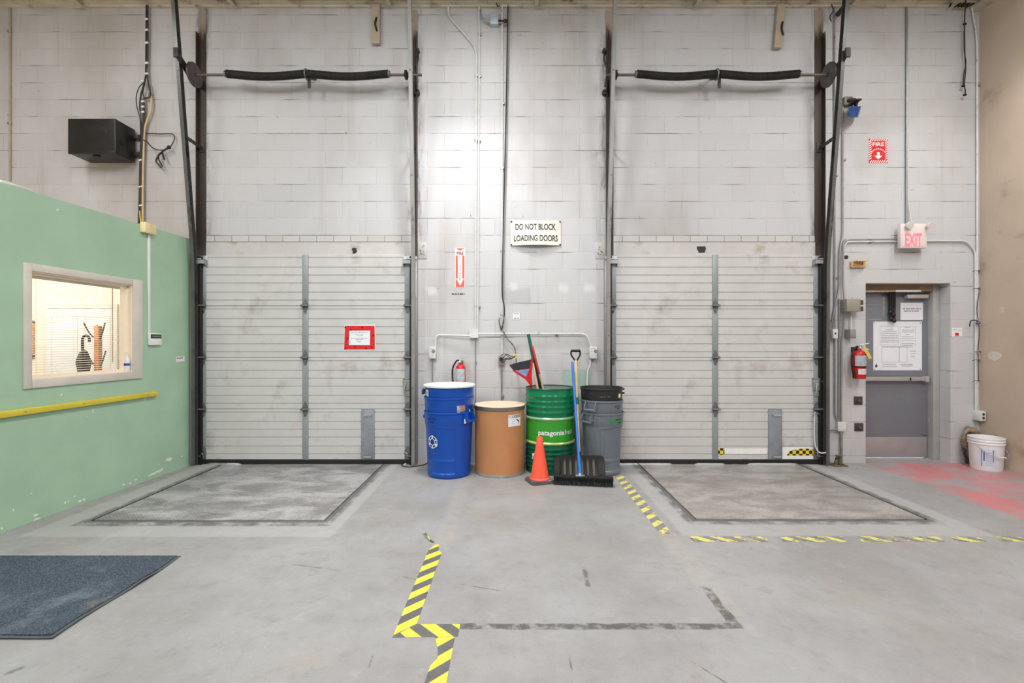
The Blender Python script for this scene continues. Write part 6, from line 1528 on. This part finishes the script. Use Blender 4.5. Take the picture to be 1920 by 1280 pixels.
m = MB().text('BRUTE', .14, -.0026, .742, .075, .016, .012); words(m, .135, .165, .722, .010, -.0026, 5); m.wrap(kx-.004, ky, rK(.131)); m.build('lettering', MATS['bin_mark_black'], g2)
stick(pm('note_cream', (232, 226, 170), .6, var=.04), g3, 'paper_note', kx-.010, ky, rK(.263), 0, .165, .205, .83, .872, .002, 4)
m = MB(); words(m, -.06, .0, .845, .012, -.0022, 6); words(m, .02, .06, .85, .010, -.0022, 7); m.wrap(kx-.010, ky, rK(.263)); m.build('scratched_print', pm('scratch_grey', (84, 82, 86), .6, var=.2), g3)

for zz in (.912, .868): MB().box(kx-.010+krt-.012, kx-.010+krt+.012, ky-.05, ky-.02, zz-.010, zz+.010, .004).build('side_lug', M_BKBIN, g3)
# ---------------- white bucket in the right corner
ux_, uy_ = 5.335, 5.40
bk = thing('bucket', 'white plastic pail with wire handle in the right corner', 'bucket', (ux_, uy_, 0))
rbk = lambda z: .135+(.152-.135)*z/.355
MB().lathe([(.001, .004), (.128, .004), (.133, 0), (.135, .006), (.150, .285), (.158, .287), (.158, .298), (.151, .302), (.152, .315), (.158, .317), (.158, .328), (.152, .332), (.153, .345), (.157, .347), (.157, .358), (.150, .360), (.147, .35), (.131, .02), (.001, .015)], (ux_, uy_, 0), 64).build('pail_body', M_WHITE, bk)
MB().tube([(ux_-.155, uy_-.06, .27), (ux_-.12, uy_-.12, .20), (ux_-.03, uy_-.18, .165), (ux_+.06, uy_-.18, .165), (ux_+.12, uy_-.12, .20), (ux_+.145, uy_-.04, .27)], .003, 6, 8).build('wire_handle', M_GALV, bk)
MB().cyl((ux_-.045, uy_-.176, .169), (ux_+.035, uy_-.183, .163), .008, n=10).build('grip', M_WHITE, bk)
th = -math.atan2(ux_, uy_)
lb = stick(pm('pail_label', (206, 212, 230), .5, var=.05), bk, 'pail_label', ux_, uy_, rbk, th, -.055, .085, .05, .245, .0012)
m = MB().grid(-.040, -.034, .05, .245, -.002, 1, 1).grid(.055, .061, .10, .235, -.002, 1, 1); m.grid(-.022, -.012, .11, .22, -.002, 1, 1)
m.wrap(ux_, uy_, rbk, th); m.build('label_marks', pm('label_navy', (58, 70, 128), .5, var=.1), lb)
m = MB()
for k in range(7): words(m, .0, .048, .07+.022*k, .006, -.002, 30+k)
m.wrap(ux_, uy_, rbk, th); m.build('print', M_INKG, lb)
rag = thing('dirty_rag', 'grimy brown bundle hanging on the wall behind the white pail', 'rag', P(1812, 865, 5.6))
M_RAG = pm('rag_brown', (132, 116, 96), .9, var=.35, vs=16, bump=.6, bs=60)
MB().tube([P(1829, 812, 5.62), P(1822, 806, 5.60), P(1812, 808, 5.59), P(1807, 818, 5.59), P(1808, 828, 5.60), P(1813, 838, 5.61)], lambda t: .03+.014*math.sin(7*t+1), 12, 6).ball(P(1815, 803, 5.61), .03, 10).build('upper_fold', M_RAG, rag)
MB().tube([P(1812, 834, 5.62), P(1808, 842, 5.61), P(1809, 852, 5.61), P(1813, 860, 5.62), P(1815, 868, 5.62)], lambda t: .017+.005*math.sin(9*t), 10, 6).build('hanging_tail', pm('rag_dark', (74, 62, 54), .9, var=.3, vs=18), rag)

# ---------------- cord on the floor by the left inner track
cf = tag(MB().tube([F(803, 869)+Vector((0, .15, .006)), F(797, 871)+Vector((0, 0, .006)), F(783, 874)+Vector((0, 0, .006)), F(768, 876)+Vector((0, 0, .006)), F(757, 875)+Vector((0, 0, .006)), F(753, 872)+Vector((0, 0, .006)), F(757, 869.5)+Vector((0, 0, .008)), (X(766, 5.52), 5.50, .06)], .006, 7, 8).build('extension_cord', M_CABLE), 'black cord looping on the floor left of blue bins', 'cord')
